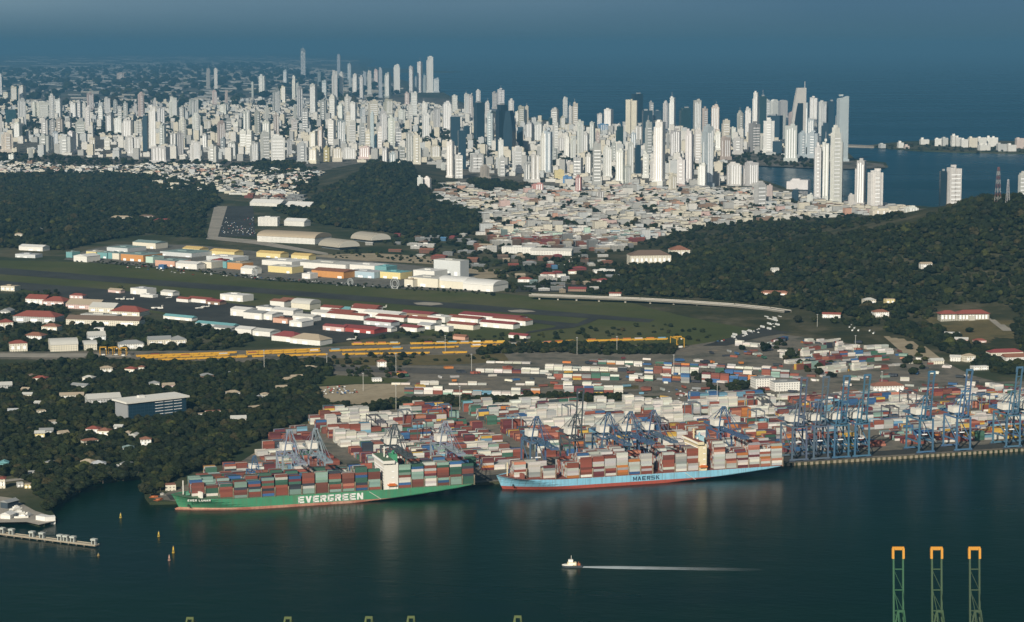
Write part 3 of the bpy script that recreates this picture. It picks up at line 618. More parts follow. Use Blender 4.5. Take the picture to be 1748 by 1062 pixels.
# ---- houses among the trees at the left front
for x0,x1,y,h,d,yw,wl,rk,rc,lab in [
  (153,205,692,9,22,22,'grey','gable','pale','grey-roofed wing beside the long glass office'),
  (55,78,653,6,12,-10,'cream','hip','red','red-roofed cottage among trees below the trunk road'),
  (103,142,681,5,12,10,'cream','gable','tan','long tan-roofed bungalow with a reddish end'),
  (212,230,637,6,11,-20,'cream','hip','red','small red-roofed house in dark trees under the railway'),
  (236,246,634,6,9,0,'cream','hip','rust','tiny rust-roofed house under the railway'),
  (174,192,638,8,11,20,'cream','hip','tan','stone-coloured house with pale roof in a clearing'),
  (140,158,652,6,11,-15,'cream','hip','pale','pale hipped roof among trees'),
  (120,148,664,5,10,-25,'grey','gable','grey','grey-roofed bungalow among trees'),
  (0,20,668,8,16,15,'grey','gable','pale','pale-roofed building at the picture edge among trees'),
  (38,54,680,5,10,0,'cream','gable','pale','small cream house between bushes'),
  (255,272,662,6,11,10,'white','hip','grey','grey-roofed house behind the glass office'),
  (280,298,665,6,11,20,'pink','gable','tan','pinkish house just behind the glass office roof'),
  (146,168,741,6,12,-8,'white','hip','red','red-roofed villa in the middle of the woods'),
  (166,186,744,6,12,-8,'cream','hip','rust','rust-roofed villa beside another red-roofed villa'),
  (240,258,762,8,11,10,'white','hip','rust','white two-floor house with bright orange-red roof'),
  (60,76,750,7,11,10,'yellow','gable','pale','yellow-walled house with pale roof'),
  (68,90,742,5,10,10,'grey','gable','grey','grey roof behind the yellow-walled house'),
  (14,30,708,5,10,10,'grey','gable','silver','silver-roofed hut deep in the woods'),
  (194,208,734,4,9,-10,'grey','gable','pale','small pale roof half hidden by trees'),
  (210,228,772,5,11,10,'grey','hip','green','grey-green roof near the white two-floor house'),
  (132,158,799,6,13,-20,'cream','hip','tan','tan-roofed house by the water'),
  (156,180,802,6,14,10,'grey','hip','silver','silver hipped roof by the water beside a tan-roofed house'),
  (0,14,800,6,11,10,'teal','gable','teal','teal-roofed boathouse at the picture edge'),
  (48,62,813,4,9,10,'white','flat','pale','white flat shed by the shore track'),
  (30,40,832,4,8,20,'grey','flat','pale','pale shed on the shore'),
  (42,54,834,4,8,10,'yellow','flat','tan','tan shed on the shore'),
  (0,9,834,10,12,10,'cream','hip','red','cream clubhouse with red roof by the marina'),
  (340,362,712,4,8,20,'white','flat','tan','tan pool house beside the blue pool'),
  (395,420,722,5,14,10,'cream','gable','pale','pale shed on bare earth above the green ship'),
  (352,376,706,3,6,20,'tan','flat','rust','low rust-coloured roof beside the blue pool')]:
    bldg(x0,x1,y,h,d,yw,wl if wl in WC else 'cream',rk,rc,'house','house',lab,'houses in the waterside woods',windows=2,ov=.8)
# long office with a white roof and dark glass front
P = gp(258, 708); a = rad(38); k = ppm(P)
t = thing('office_building', P, a, 'long office with sloping white roof and dark blue glass front', 'office')
w, d, h = 84, 34, 20
part('wall', MB().box(-w/2+1,w/2-1,-d/2+1,d/2-1,-4,h), M_PLAIN, t, (.30,.31,.32))
part('roof', MB().box(-w/2-2,w/2+2,-d/2-2,d/2+2,h,h+2.2), M_ROOF, t, (.74,.72,.66)); part('roof_vent', MB().box(-14,-6,4,10,h+2.2,h+4.5), M_ROOF, t, (.7,.68,.63))
part('glass_front', MB().box(-w/2+2,w/2-2,-d/2-.2,-d/2+1,0,h-.4), F_GLASS, t, (.02,.05,.08))
part('end_wall', MB().box(w/2-1,w/2-.6,-d/2+2,d/2-2,0,h-.5), F_GLASS, t, (.03,.06,.09))
for j in range(5):
    for u in range(3): strip('sun_shade', t, 2+u*13, -d/2-.6, 3+j*3.6, 11, .6, .5).active_material = M_ROOF
EXCL.append((P.x, P.y, 52)); RECT.append((P.x, P.y, w/2+4, d/2+6, a))
P = gp(348, 713); t = thing('swimming_pool', P, rad(20), 'blue outdoor swimming pool with pale surround beside the office', 'pool')
part('surround', MB().box(-27,27,-16,16,-2,.5), M_PLAIN, t, (.42,.36,.28)); part('pool_water', MB().box(-22,22,-11,11,.5,.62), mat('pool_tile', (.05,.25,.36), .08, .1, .3, spec=.5), t)
for j in range(6): part('lane_line', MB().box(-21,21,-9.5+j*3.7,-9.1+j*3.7,.62,.68), M_PLAIN, t, (.5,.6,.65))
EXCL.append((P.x, P.y, 34))
# more small roofs scattered through the same woods
COVE = [(6,640),(170,626),(400,632),(540,628),(530,660),(560,700),(470,730),(400,762),(330,790),(240,808),(130,822),(60,820),(6,800)]
r5 = random.Random(9); nh = 0
while nh < 24:
    x, y = r5.uniform(6, 560), r5.uniform(626, 820)
    if not inpoly(x, y, COVE): continue
    P = gp(x, y)
    if any((P.x-a)**2+(P.y-b)**2 < (c+16)**2 for a, b, c in EXCL): continue
    nh += 1; w = r5.uniform(9, 20); rc = r5.choice(['grey','tan','pale','brown','rust','silver','tan','grey']); wl = r5.choice(['cream','grey','grey','brown','cream'])
    later(bldg(None, None, None, r5.uniform(3, 4.6), r5.uniform(8, 12), r5.choice((-15, 5, 20, 35)), wl, r5.choice(('gable','hip','hip','flat')), rc, 'house', 'house', None, 'houses in the waterside woods', P=P, w=w), f'{"small " if w < 13 else "long " if w > 17 else ""}{wl} house with {rc} roof', 'half hidden in the waterside woods', x)
# ---- the shopping mall along the far side of the runway
for x0,x1,y,h,d,yw,wl,rk,rc,lab in [
  (112,124,440,12,24,AIR,'teal','flat','green','teal block at the mall tip nearest the woods'),
  (124,150,447,12,40,AIR,'white','gable','white','white porch block near the mall tip'),
  (146,165,440,13,30,AIR,'yellow','flat','pale','pale yellow block near the mall tip'),
  (165,184,441,12,30,AIR,'teal','flat','green','second teal block of the mall, beside a pale yellow one'),
  (184,192,442,13,30,AIR,'teal','flat','green','narrow teal pylon block of the mall'),
  (191,204,443,13,34,AIR,'cream','flat','green','cream block with green roof next to the orange front'),
  (204,247,446,14,60,AIR,'orange','flat','green','long orange mall front with red frame and yellow lettering band'),
  (248,262,449,13,34,AIR,'mint','flat','green','pale mint block with rounded corner in the mall'),
  (263,300,455,12,50,AIR,'salmon','flat','green','salmon mall front with small arches'),
  (270,280,459,8,10,AIR,'navy','flat','blue','small royal blue kiosk before the salmon front'),
  (298,338,459,11,26,AIR,'white','gable','white','white tent canopy over a mall entrance'),
  (338,362,458,13,40,AIR,'cream','flat','pale','cream mall front beside the red box'),
  (361,380,455,14,24,AIR,'red','flat','maroon','bright red shop box on the mall front'),
  (380,387,458,13,30,AIR,'teal','flat','teal','teal strip block between red box and orange front'),
  (387,415,460,13,34,AIR,'orange','flat','tan','square light orange shop box on the mall front'),
  (410,432,468,12,28,AIR,'white','gable','white','white gabled mall gate'),
  (456,500,466,13,36,AIR,'yellow','flat','pale','pale yellow striped mall front'),
  (515,530,476,10,24,AIR,'white','flat','white','white box beside the bright orange store'),
  (530,588,474,13,46,AIR,'orange','gable','rust','bright orange store with low gabled front'),
  (590,640,474,12,40,AIR,'blue','flat','silver','pale blue mall front by the ring gate'),
  (648,684,476,13,40,AIR,'yellow','flat','teal','mall front with lime yellow band and teal roof'),
  (690,705,490,14,30,AIR,'cream','flat','tan','narrow cream front beside the sand-coloured store'),
  (696,748,490,17,50,AIR,'cream','flat','pale','sand-coloured store with classical arches at the mall end'),
  (748,794,493,14,40,AIR,'cream','arch','white','cream store with white vaulted gate at the mall end'),
  (790,842,497,12,50,AIR,'white','arch','white','white vaulted hall ending the mall'),
  (705,742,478,18,44,AIR,'white','flat','white','white store roof behind the sand-coloured store'),
  (740,786,474,34,30,AIR,'pale','flat','pale','tall pale windowless cinema block at the mall end'),
  (224,268,424,13,40,AIR,'cream','gable','green','cream hall with grey-green roof behind the mall'),
  (180,220,430,9,60,AIR,'pale','flat','green','wide grey-green mall roof near the woods'),
  (270,330,438,9,70,AIR,'pale','flat','green','broad green mall roof behind the salmon front'),
  (310,342,432,10,30,AIR,'yellow','gable','yellow','yellow gabled skylight on the mall roof'),
  (356,402,437,10,30,AIR,'yellow','gable','yellow','second yellow skylight on the mall roof, long and bright'),
  (436,480,440,10,28,AIR,'yellow','gable','yellow','yellow skylight behind the striped front'),
  (496,528,444,10,24,AIR,'yellow','gable','yellow','small yellow skylight nearest the arena'),
  (350,400,446,9,50,AIR,'pale','flat','white','white mall roof between the yellow skylights'),
  (445,500,454,10,60,AIR,'white','flat','white','white mall roof behind the striped front'),
  (510,592,460,12,60,AIR,'white','flat','pale','wide white mall roof behind the orange store'),
  (596,640,464,13,50,AIR,'white','flat','white','white hall behind the pale blue front'),
  (640,660,466,13,36,AIR,'teal','flat','teal','teal hall behind the lime yellow band'),
  (30,75,428,9,26,-25,'white','gable','white','white shed by the woods beyond the runway'),
  (24,62,440,7,26,-25,'pale','flat','silver','grey shed by the woods beyond the runway')]:
    bldg(x0,x1,y,h,d,yw,wl,rk,rc,'mall_block','shop',lab,'shops of the long mall',plain=True,rise=4 if rk != 'arch' else 8, windows=0)
# ring gates before the mall
for j, (x, y, r) in enumerate([(435,471,7),(598,488,7),(674,493,10)]):
    P = gp(x, y); t = thing('ring_gate', P, rad(AIR), None, 'gate', 'ring gates before the mall')
    for s_, nm in ((-1,'outer_ring'),(1,'inner_ring')):
        R = r if s_ < 0 else r*.62; mb = MB()
        for a in range(20):
            b, c = 2*math.pi*a/20, 2*math.pi*(a+1)/20; mb.bar((R*math.cos(b),0,r+R*math.sin(b)),(R*math.cos(c),0,r+R*math.sin(c)),1.0,1.0)
        part(nm, mb, M_PLAIN, t, (.42,.44,.44))
    for s_ in (-1, 1): part('post', MB().bar((s_*r*.6,0,-1),(s_*r*.6,0,r*.5),1.5), M_PLAIN, t, (.5,.5,.5))
    later(t, 'white double ring gate standing', 'on the pavement before the mall', x)
# ---- arena, warehouses and other single large buildings
for x0,x1,y,h,d,yw,wl,rk,rc,nm,cat,lab,wn in [
  (436,540,415,14,70,-28,'white','arch','tan','warehouse','warehouse','very long white-walled market hall with tan curved roof',0),
  (440,474,386,22,24,-10,'white','flat','white','office_block','office','white square office behind the long market hall',0),
  (484,520,386,12,30,-28,'white','gable','white','warehouse','warehouse','white shed beside the square office behind the market hall',0),
  (425,480,352,9,40,-25,'white','gable','white','warehouse','warehouse','white roofed shed at the foot of the wooded rise',0),
  (486,530,356,9,40,-25,'white','gable','white','warehouse','warehouse','pale shed cut by the edge of the wooded rise',0),
  (856,912,433,14,30,-14,'white','flat','white','warehouse','warehouse','tall end of the long white depot',0),
  (906,975,436,10,22,-14,'white','gable','pale','warehouse','warehouse','long low white depot stretching to the crossroads',0),
  (1076,1146,451,18,40,8,'cream','hip','brown','government_building','public building','cream columned public building with wide brown roof',9),
  (1146,1178,438,14,34,8,'cream','hip','rust','government_building','public building','cream wing with orange-red roof behind the columned building',4),
  (1014,1050,468,8,16,8,'white','flat','white','house','house','long white house between trees below the columned building',4),
  (1490,1544,673,11,18,10,'white','hip','rust','office_block','office','white two-floor office with rust roof behind the port cranes',7),
  (1290,1324,664,14,22,14,'white','flat','grey','office_block','office','white banded office among the yard trees',0),
  (1322,1366,668,12,20,14,'white','flat','grey','office_block','office','long white louvred office beside a banded office',0),
  (645,660,627,8,12,10,'white','hip','rust','house','house','small white hut with red roof by the rails',1),
  (636,652,652,4,12,10,'white','flat','white','shed','shed','white shed beside the sand lot',0),
  (1690,1748,612,9,18,12,'cream','hip','maroon','house','house','large cream gabled villa with maroon roof by the wooded lane',4),
  (1716,1770,620,9,18,12,'white','gable','rust','house','house','cream villa with rust roof cut by the picture edge',4),
  (1612,1638,574,5,12,-12,'white','flat','white','house','house','white flat hut below the dry lawn',2),
  (1630,1652,585,5,12,-12,'pink','gable','pale','house','house','pinkish shed beside the wooded lane',2),
  (1663,1684,588,6,11,5,'pink','hip','red','house','house','small house with pink-red roof by the wooded lane',2),
  (1648,1666,618,9,12,20,'cream','hip','tan','house','house','sand-coloured house at the edge of the port',2),
  (1590,1612,622,5,14,10,'cream','gable','pale','house','house','cream roofed shed on the bare slope by the port',0),
  (1622,1640,617,6,12,-10,'white','gable','pale','house','house','white shed beside the sand-coloured house',0),
  (1660,1688,632,5,10,12,'white','flat','white','house','house','low white hut with two doors behind the port',2),
  (1476,1496,520,8,14,15,'cream','hip','pale','house','house','cream house at the wood edge above the road',2),
  (1512,1528,519,8,12,10,'yellow','flat','tan','house','house','yellowish cube house at the wood edge above the road',2),
  (1492,1518,541,8,16,10,'white','hip','rust','house','house','white house with rust roof beside round trees',2),
  (1404,1434,543,6,12,-14,'white','gable','red','house','house','long white lodge with red roof by the viaduct end',3),
  (1572,1592,458,8,12,10,'white','gable','tan','house','house','lone white house high in the hill woods',1),
  (1318,1330,468,9,12,10,'white','gable','pale','house','house','white house half hidden in the lower woods',1),
  (1300,1345,505,6,12,-10,'salmon','hip','rust','house','house','reddish villa at the foot of the woods',2),
  (884,908,482,6,16,-5,'white','hip','red','house','house','white lodge with red roof by the car park',2),
  (922,948,474,7,14,-8,'white','hip','red','house','house','white lodge with bright red roof on the rise',2),
  (918,940,480,6,12,-8,'pink','hip','maroon','house','house','pink lodge with dark red roof below the bright-roofed one',2),
  (950,966,474,6,12,0,'white','flat','pale','house','house','white box house beside the red-roofed lodges',1),
  (970,984,468,6,12,0,'cream','hip','maroon','house','house','cream house with maroon roof on the rise',1),
  (1020,1040,484,6,14,5,'pink','hip','maroon','house','house','dark red pyramid-roofed house before the trees',1),
  (970,1000,498,5,14,-8,'brown','gable','maroon','house','house','long brown shed behind the viaduct',0),
  (1040,1060,506,5,10,-5,'white','gable','red','house','house','white hut with red roof right behind the viaduct',0),
  (188,222,376,7,18,-15,'cream','hip','tan','house','house','long cream lodge in the western woods clearing',3),
  (236,262,374,7,16,-15,'white','hip','brown','house','house','white lodge with brown roof in the western woods clearing',3),
  (262,290,380,6,16,-12,'pink','hip','maroon','house','house','pinkish lodge in the western woods clearing',3),
  (60,72,396,7,10,0,'white','hip','pale','house','house','small white house in the western woods',1),
  (24,38,405,7,12,0,'cream','hip','tan','house','house','cream house at the western woods edge',1)]:
    bldg(x0,x1,y,h,d,yw,wl,rk,rc,nm,cat,lab,None,windows=wn,rise=11 if lab.startswith('very long') else None)
for x0, x1, y, w, lab in [(556,602,424,62,'nearer half of the twin vaulted arena roof'),(606,660,412,66,'farther half of the twin vaulted arena roof')]:
    P = gp((x0+x1)/2, y); a = rad(-50); t = thing('arena', P, a, lab, 'arena', None)
    part('wall', MB().box(-34,34,-24,24,-2,7), M_PLAIN, t, (.12,.14,.15)); part('roof', roof_mesh('arch', 78, 60, 6, 0, 15), M_ROOF, t, (.38,.35,.29))
    part('gable_front', roof_mesh('arch', 1.2, 57, 6, 0, 14), M_PLAIN, t, (.6,.57,.5)).location = (39.5, 0, 0); EXCL.append((P.x, P.y, 45))
# school on its lawn
P = tp(1640, 546); a = rad(6); t = thing('school_building', P, a, 'grey stone school with long red hipped roof above a dry lawn', 'school')
part('wall', MB().box(-36,-8,-8,10,-5,11).box(-8,44,-11,9,-5,11), M_WALL, t, (.46,.44,.38)); part('roof', roof_mesh('hip', 30, 20, 11, 1.2, 5), M_ROOF, t, RC['red']).location = (-22, 1, 0)
part('roof', roof_mesh('hip', 54, 22, 11, 1.2, 5.5), M_ROOF, t, RC['red']).location = (18, -1, .05)
for j in range(9): strip('window', t, -4+j*5.4, -11.1, 2.5, 3, .3, 6.5)
for j in range(4): strip('window', t, -33+j*6.2, -8.1, 2.5, 3.4, .3, 6.5)
part('porch', MB().box(10,20,-14,-11,-5,8), M_PLAIN, t, (.5,.48,.42)); EXCL.append((P.x, P.y, 55))
# viaduct of the coast road
pts = [gp(x, y, 11) for x, y in [(905,503),(1000,506.5),(1090,510),(1170,514.5),(1250,520),(1310,526),(1345,531)]]
t = thing('viaduct', pts[0], 0, 'pale concrete viaduct on short piers beyond the airfield grass', 'viaduct'); o0 = pts[0]
mb = MB(); ra = MB()
for a, b in zip(pts, pts[1:]):
    dn = (b-a).normalized(); nn = Vector((-dn.y, dn.x, 0)); a, b = a-o0, b-o0
    mb.quad(a-nn*8, b-nn*8, b+nn*8, a+nn*8); mb.quad(a-nn*8+Vector((0,0,-3)), b-nn*8+Vector((0,0,-3)), b-nn*8, a-nn*8); mb.quad(a+nn*8, b+nn*8, b+nn*8+Vector((0,0,-3)), a+nn*8+Vector((0,0,-3)))
    ra.bar(a-nn*7.8+Vector((0,0,.6)), b-nn*7.8+Vector((0,0,.6)), .4, 1.2); ra.bar(a+nn*7.8+Vector((0,0,.6)), b+nn*7.8+Vector((0,0,.6)), .4, 1.2)
part('deck', mb, ground_mat('viaduct_deck', [(.35,(.17,.16,.14)),(.6,(.22,.21,.18))], .03, .2), t); part('parapet', ra, M_PLAIN, t, (.5,.47,.42))
L = 0
for a, b in zip(pts, pts[1:]):
    n = int((b-a).length/34)
    for j in range(n): c = a+(b-a)*(j+.5)/n-o0; part('pier', MB().box(c.x-1.5,c.x+1.5,c.y-4,c.y+4,-9,-2.9), M_PLAIN, t, (.4,.38,.34))
# ---- the crowded low town below the towers: the nearest as houses, the rest one mass
C1 = [(720,305),(830,328),(1000,318),(1240,322),(1300,325),(1400,345),(1520,352),(1575,370),(1480,385),(1400,398),(1290,408),(1200,424),(1150,434),(1080,428),(1000,436),(930,428),(840,420),(818,372),(735,335)]
C2 = [(0,262),(130,272),(420,275),(560,275),(720,285),(860,300),(1000,318),(1250,318),(1220,288),(1260,262),(1380,268),(1300,240),(1000,220),(860,205),(740,178),(480,170),(0,175)]
C4 = [(0,276),(130,285),(330,283),(548,296),(556,318),(540,345),(480,350),(420,338),(372,324),(350,310),(250,300),(0,298)]
C6 = [(205,299),(360,300),(374,330),(262,326)]; C7 = [(845,438),(1072,440),(1060,470),(1010,500),(900,500),(858,470)]; C8 = [(615,404),(815,404),(845,430),(840,462),(760,455),(640,430)]
C3 = [(0,118),(450,104),(560,118),(640,135),(700,160),(620,178),(300,172),(0,175)]
C5 = [(840,392),(960,398),(1120,402),(1210,410),(1220,424),(1120,428),(1000,426),(840,412)]
def inside_rect(x, y, m=3):
    for cx, cy, r in EXCL:
        if (x-cx)**2+(y-cy)**2 < (r+m)**2: return True
    return False
r2 = random.Random(21); cand = []
def scatter(poly, step, ang, wr, hr, tag_, jit=.35, keep=1.0, street=False):
    w3 = [gp(x, y) for x, y in poly]; c, s = math.cos(ang), math.sin(ang)
    us = [p.x*c+p.y*s for p in w3]; vs = [-p.x*s+p.y*c for p in w3]
    u = min(us)
    while u < max(us):
        v = min(vs)
        while v < max(vs):
            a, b = u+r2.uniform(-jit,jit)*step, v+r2.uniform(-jit,jit)*step*.8; X, Y = a*c-b*s, a*s+b*c
            if street and (int((u-min(us))/step) % 5 == 0 or int((v-min(vs))/step/.85) % 9 == 0): v += step*.85; continue
            if r2.random() < keep:
                x, y, dep = px((X, Y, LZ))
                if -10 < x < 1760 and inpoly(x, y, poly) and hz(X, Y) < 4: cand.append((dep, x, y, X, Y, ang, *((r2.uniform(34, 74), r2.uniform(16, 30)) if street and r2.random() < .14 else (r2.uniform(*wr), r2.uniform(*wr)*.7)), r2.uniform(*hr)*(1.9 if r2.random() < .08 else 1), tag_))
            v += step*.85
        u += step
scatter(C5, 26, rad(8), (14, 26), (8, 15), 'flats')
scatter(C1, 33, rad(14), (12, 35), (5, 15), 'town', .3, .8, True)
scatter(C6, 52, rad(-15), (14, 34), (5, 9), 'west', keep=.5)
scatter(C7, 40, rad(5), (10, 28), (4, 8), 'cross', keep=.42)
scatter(C8, 46, rad(-14), (10, 40), (4, 8), 'cross', keep=.35)
scatter(C4, 46, rad(-15), (16, 50), (5, 10), 'west')
scatter(C2, 62, rad(-12), (18, 46), (7, 24), 'between', keep=.62)
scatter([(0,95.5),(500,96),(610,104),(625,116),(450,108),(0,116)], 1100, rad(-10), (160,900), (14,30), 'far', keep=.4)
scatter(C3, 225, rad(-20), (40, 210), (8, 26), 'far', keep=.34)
cand.sort(key=lambda t: t[0])
cells = {}; kept = []
for cd in cand:
    if inside_rect(cd[3], cd[4], 6): continue
    kept.append(cd)
walls = ['white']*7+['cream']*10+['pale']*4+['pink']+['grey']*6+['brown']*2+['salmon']
roofs = ['red']*2+['rust']*6+['grey']*5+['tan']*4+['pale']*5+['white']*3+['brown']*4+['maroon']*2+['silver','green','blue']
MASS = MB(); nind = 0
for dep, x, y, X, Y, ang, w, d, h, tg in kept:
    wl = r2.choice(['mint','pale','blue','white','blue','pale'] if (tg == 'flats' and x > 990) else ['cream','mint','cream','white'] if tg == 'flats' else walls); rc = r2.choice(roofs)
    rk = 'flat' if h > 13 or tg in ('far','between') else r2.choice(('flat','gable','hip'))
    if w > 33: rk, rc, h = 'flat', r2.choice(('white','pale','grey','white')), min(h, 11)
    if tg in ('town','flats') and nind < 225 or tg == 'cross' or tg == 'west' and dep < 8200 and nind < 250:
        nind += 1
        t = bldg(None, None, None, h, d, math.degrees(ang), wl, rk, rc, 'town_house' if h < 14 else 'flats_block', 'house' if h < 14 else 'flats', None, 'low houses of the town', P=Vector((X,Y,LZ)), w=w, rise=min(w,d)*.16)
        t.children[1].color = (*tuple(a*.6 for a in RC[rc]), 1); pl = 'behind the columned building' if tg == 'flats' else 'north of the western woods' if tg == 'west' else 'beyond the airfield viaduct' if tg == 'cross' else 'in the nearest town streets' if y > 395 else 'amid the low town' if y > 365 else 'on the upper town edge'
        later(t, f'{"big " if w > 30 else "small " if w < 19 else ""}{wl} house with {rc} {rk if rk != "gable" else "gabled"} roof'.replace('hip roof', 'hipped roof'), pl, x)
    else:
        if tg == 'between':
            if x < 800 and r2.random() < .55: continue
            wl = r2.choice(('white','white','cream','cream','grey','pale')); rc = r2.choice(('grey','pale','tan','brown'))
            if r2.random() < .3 and 205 < y < 300: h = r2.uniform(24, 58); w = min(w, 26); d = min(d, 22)
        c = WC[wl]; rcol = RC[rc]
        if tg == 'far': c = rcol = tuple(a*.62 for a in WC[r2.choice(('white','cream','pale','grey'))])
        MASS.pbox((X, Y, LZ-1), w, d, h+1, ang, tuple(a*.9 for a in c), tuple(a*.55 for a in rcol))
        if w*d > 500 and tg != 'far': MASS.pbox((X+2, Y+2, LZ+h), w*.3, d*.35, 2.6, ang, c, c)
mass = obj('low_rise_town', MASS.mesh('low_rise_town', facade('town_plaster', (.07,.08,.09), 3.1, 3.6, .48, .42, .6, src='attr')))
tag(mass, 'dense mass of small pale houses filling the streets between the towers', 'town houses', kind='stuff')
# ================================================================ TREES
rt = np.random.default_rng(5)
def leaf_mat(name, src):
    m = bpy.data.materials.new(name); m.use_nodes = True; t = m.node_tree; b = t.nodes['Principled BSDF']
    p = N(t, 'ShaderNodeNewGeometry').outputs['Position']
    base = N(t, 'ShaderNodeObjectInfo').outputs['Color'] if src == 'obj' else N(t, 'ShaderNodeVertexColor', layer_name='col').outputs[0]
    hs = N(t, 'ShaderNodeHueSaturation'); t.links.new(base, hs.inputs['Color'])
    t.links.new(math_n(t, 'MULTIPLY_ADD', noise_pos(t, .35, 3, p), 0.9, .55), hs.inputs['Value'])
    t.links.new(hs.outputs[0], b.inputs['Base Color']); b.inputs['Roughness'].default_value = .75; b.inputs['Specular IOR Level'].default_value = .12
    return m
M_LEAF = leaf_mat('leaves', 'obj'); M_LEAFW = leaf_mat('woods_leaves', 'attr'); M_BARK = mat('bark', (.10,.08,.06), .9, .25, 1.5)
ICO = None
def ico(sub):
    bm = bmesh.new(); bmesh.ops.create_icosphere(bm, subdivisions=sub, radius=1); bm.verts.ensure_lookup_table()
    v = np.array([x.co[:] for x in bm.verts]); f = np.array([[x.index for x in g.verts] for g in bm.faces]); bm.free(); return v, f
I1, I2 = ico(1), ico(2)
def crown(seed, lobes, leaves, base, flat=.75):
    """ragged crown: a few uneven lobes and many leaf clumps standing off them, about 1 m in radius, base at z=.25"""
    g = np.random.default_rng(seed); V, Fc, n = [], [], 0; cs = []
    for i in range(lobes):
        a = g.uniform(0, 6.28); r = 0 if i == 0 else g.uniform(.35, .62); c = np.array([r*np.cos(a), r*np.sin(a), .95*flat+g.uniform(-.22, .3)]); R = .66 if i == 0 else g.uniform(.3, .52)
        v, f = base; v = v*(1+g.uniform(-.26, .2, (len(v), 1)))*R*np.array([1, 1, flat])+c; V.append(v); Fc.append(f+n); n += len(v); cs.append((c, R))
    for i in range(leaves):
        c, R = cs[g.integers(len(cs))]; d = g.normal(size=3); d /= np.linalg.norm(d); d[2] = abs(d[2])*.9-.15
        p = c+d*R*np.array([1,1,flat])*g.uniform(.92, 1.24); t = g.normal(size=3); t /= np.linalg.norm(t); u = np.cross(t, d); u /= (np.linalg.norm(u)+1e-6); s = g.uniform(.09, .2)
        V.append(np.array([p-t*s, p+u*s*.8, p+t*s])); Fc.append(np.array([[0,1,2]])+n); n += 3
    return np.vstack(V), np.vstack(Fc)
def mesh_np(name, V, Fc, m, cols=None):
    me = bpy.data.meshes.new(name); me.vertices.add(len(V)); me.vertices.foreach_set('co', V.astype(np.float32).ravel())
    k = Fc.shape[1]; me.loops.add(Fc.size); me.loops.foreach_set('vertex_index', Fc.astype(np.int32).ravel()); me.polygons.add(len(Fc))
    me.polygons.foreach_set('loop_start', (np.arange(len(Fc))*k).astype(np.int32)); me.update(calc_edges=True); me.shade_flat(); me.materials.append(m)
    if cols is not None:
        a = me.color_attributes.new('col', 'FLOAT_COLOR', 'CORNER'); c = np.ones((len(cols), 4), np.float32); c[:, :3] = cols; a.data.foreach_set('color', np.repeat(c, k, axis=0).ravel())
    return me
NEAR = [crown(i, 6, 190, I2) for i in range(6)]
FAR = [crown(40+i, 3, 46, I1) for i in range(8)]
NEAR_ME = [mesh_np('crown', v, f, M_LEAF) for v, f in NEAR]
tb = MB(); tb.lathe([(.07,-.15),(.05,.3),(.035,.7)], 6)
for a in range(4): tb.bar((0,0,.4),(.4*math.cos(a*1.6),.4*math.sin(a*1.6),.85),.025)
TRUNK_ME = tb.mesh('trunk', M_BARK)
GREENS = [(.021,.029,.011),(.028,.036,.012),(.018,.025,.012),(.038,.041,.014),(.055,.048,.021),(.013,.021,.009),(.031,.034,.017),(.055,.061,.018)]
GW = [.27,.22,.17,.11,.02,.11,.07,.03]
def in_rect(x, y, m):
    for cx, cy, hw, hd, a in RECT:
        dx, dy = x-cx, y-cy
        if abs(dx)+abs(dy) > 130: continue
        c, s = math.cos(a), math.sin(a)
        u, v = dx*c+dy*s, -dx*s+dy*c
        if abs(u) < hw+m and -hd-m*1.45 < v < hd+m*.6: return True
    return False
TREES = []      # depth, photo x, y, X, Y, Z, radius, zone
def grow(poly, step, rr, zone, keep=1.0, yr=None, sink=.0):
    if yr is None:
        w3 = [tp(x, y) for x, y in poly]; x0, x1, y0, y1 = min(p.x for p in w3)-20, max(p.x for p in w3)+20, min(p.y for p in w3)-20, max(p.y for p in w3)+20
    else: x0, x1, y0, y1 = yr
    nx, ny = int((x1-x0)/step)+1, int((y1-y0)/step)+1
    X, Y = np.meshgrid(x0+np.arange(nx)*step, y0+np.arange(ny)*step); X = (X+rt.uniform(-.45,.45,X.shape)*step).ravel(); Y = (Y+rt.uniform(-.45,.45,Y.shape)*step).ravel()
    Z = LZ+np.maximum(0, hz(X, Y)-1.5); Rr = rt.uniform(rr[0], rr[1], len(X))*np.where(rt.random(len(X)) < .12, 1.3, 1); K = rt.random(len(X)) < keep
    for a, b, z, r, k in zip(X, Y, Z, Rr, K):
        if not k: continue
        x, y, dep = px((a, b, z))
        if -25 < x < 1775 and inpoly(x, y, poly) and not in_rect(a, b, r*.75): TREES.append((dep, x, y, a, b, z, r, zone))
grow([(0,628),(170,614),(270,620),(420,622),(560,616),(566,640),(536,660),(552,686),(600,696),(560,702),(474,738),(404,770),(392,790),(330,806),(290,826),(258,850),(248,848),(244,817),(215,819),(170,825),(132,841),(104,858),(84,862),(60,842),(40,820),(0,812)], 8.8, (3.4,8.2), 'cove', .9)
grow([(60,838),(100,848),(92,872),(72,868)], 7, (3.5,5.5), 'spit', .8)
grow([(575,700),(700,682),(860,681),(975,674),(1065,672),(1060,684),(860,690),(700,698),(600,706)], 9, (4.5,6.5), 'strip')
grow([(0,300),(120,297),(240,300),(362,322),(378,346),(350,362),(345,404),(280,392),(210,396),(190,408),(110,428),(0,424)], 15, (5,14), 'west', .88)
grow([(250,386),(345,400),(356,408),(250,400),(160,414),(200,402)], 13, (7,10), 'west', .8)
grow([(430,276),(520,278),(525,300),(430,302)], 20, (8,13), 'rise', .8)
grow([(556,322),(610,302),(642,268),(700,280),(712,302),(738,332),(760,347),(818,363),(815,400),(760,408),(700,402),(570,388),(500,372),(468,360),(530,346)], 16, (7,14), 'rise', .86, (-1100,250,5000,9000))
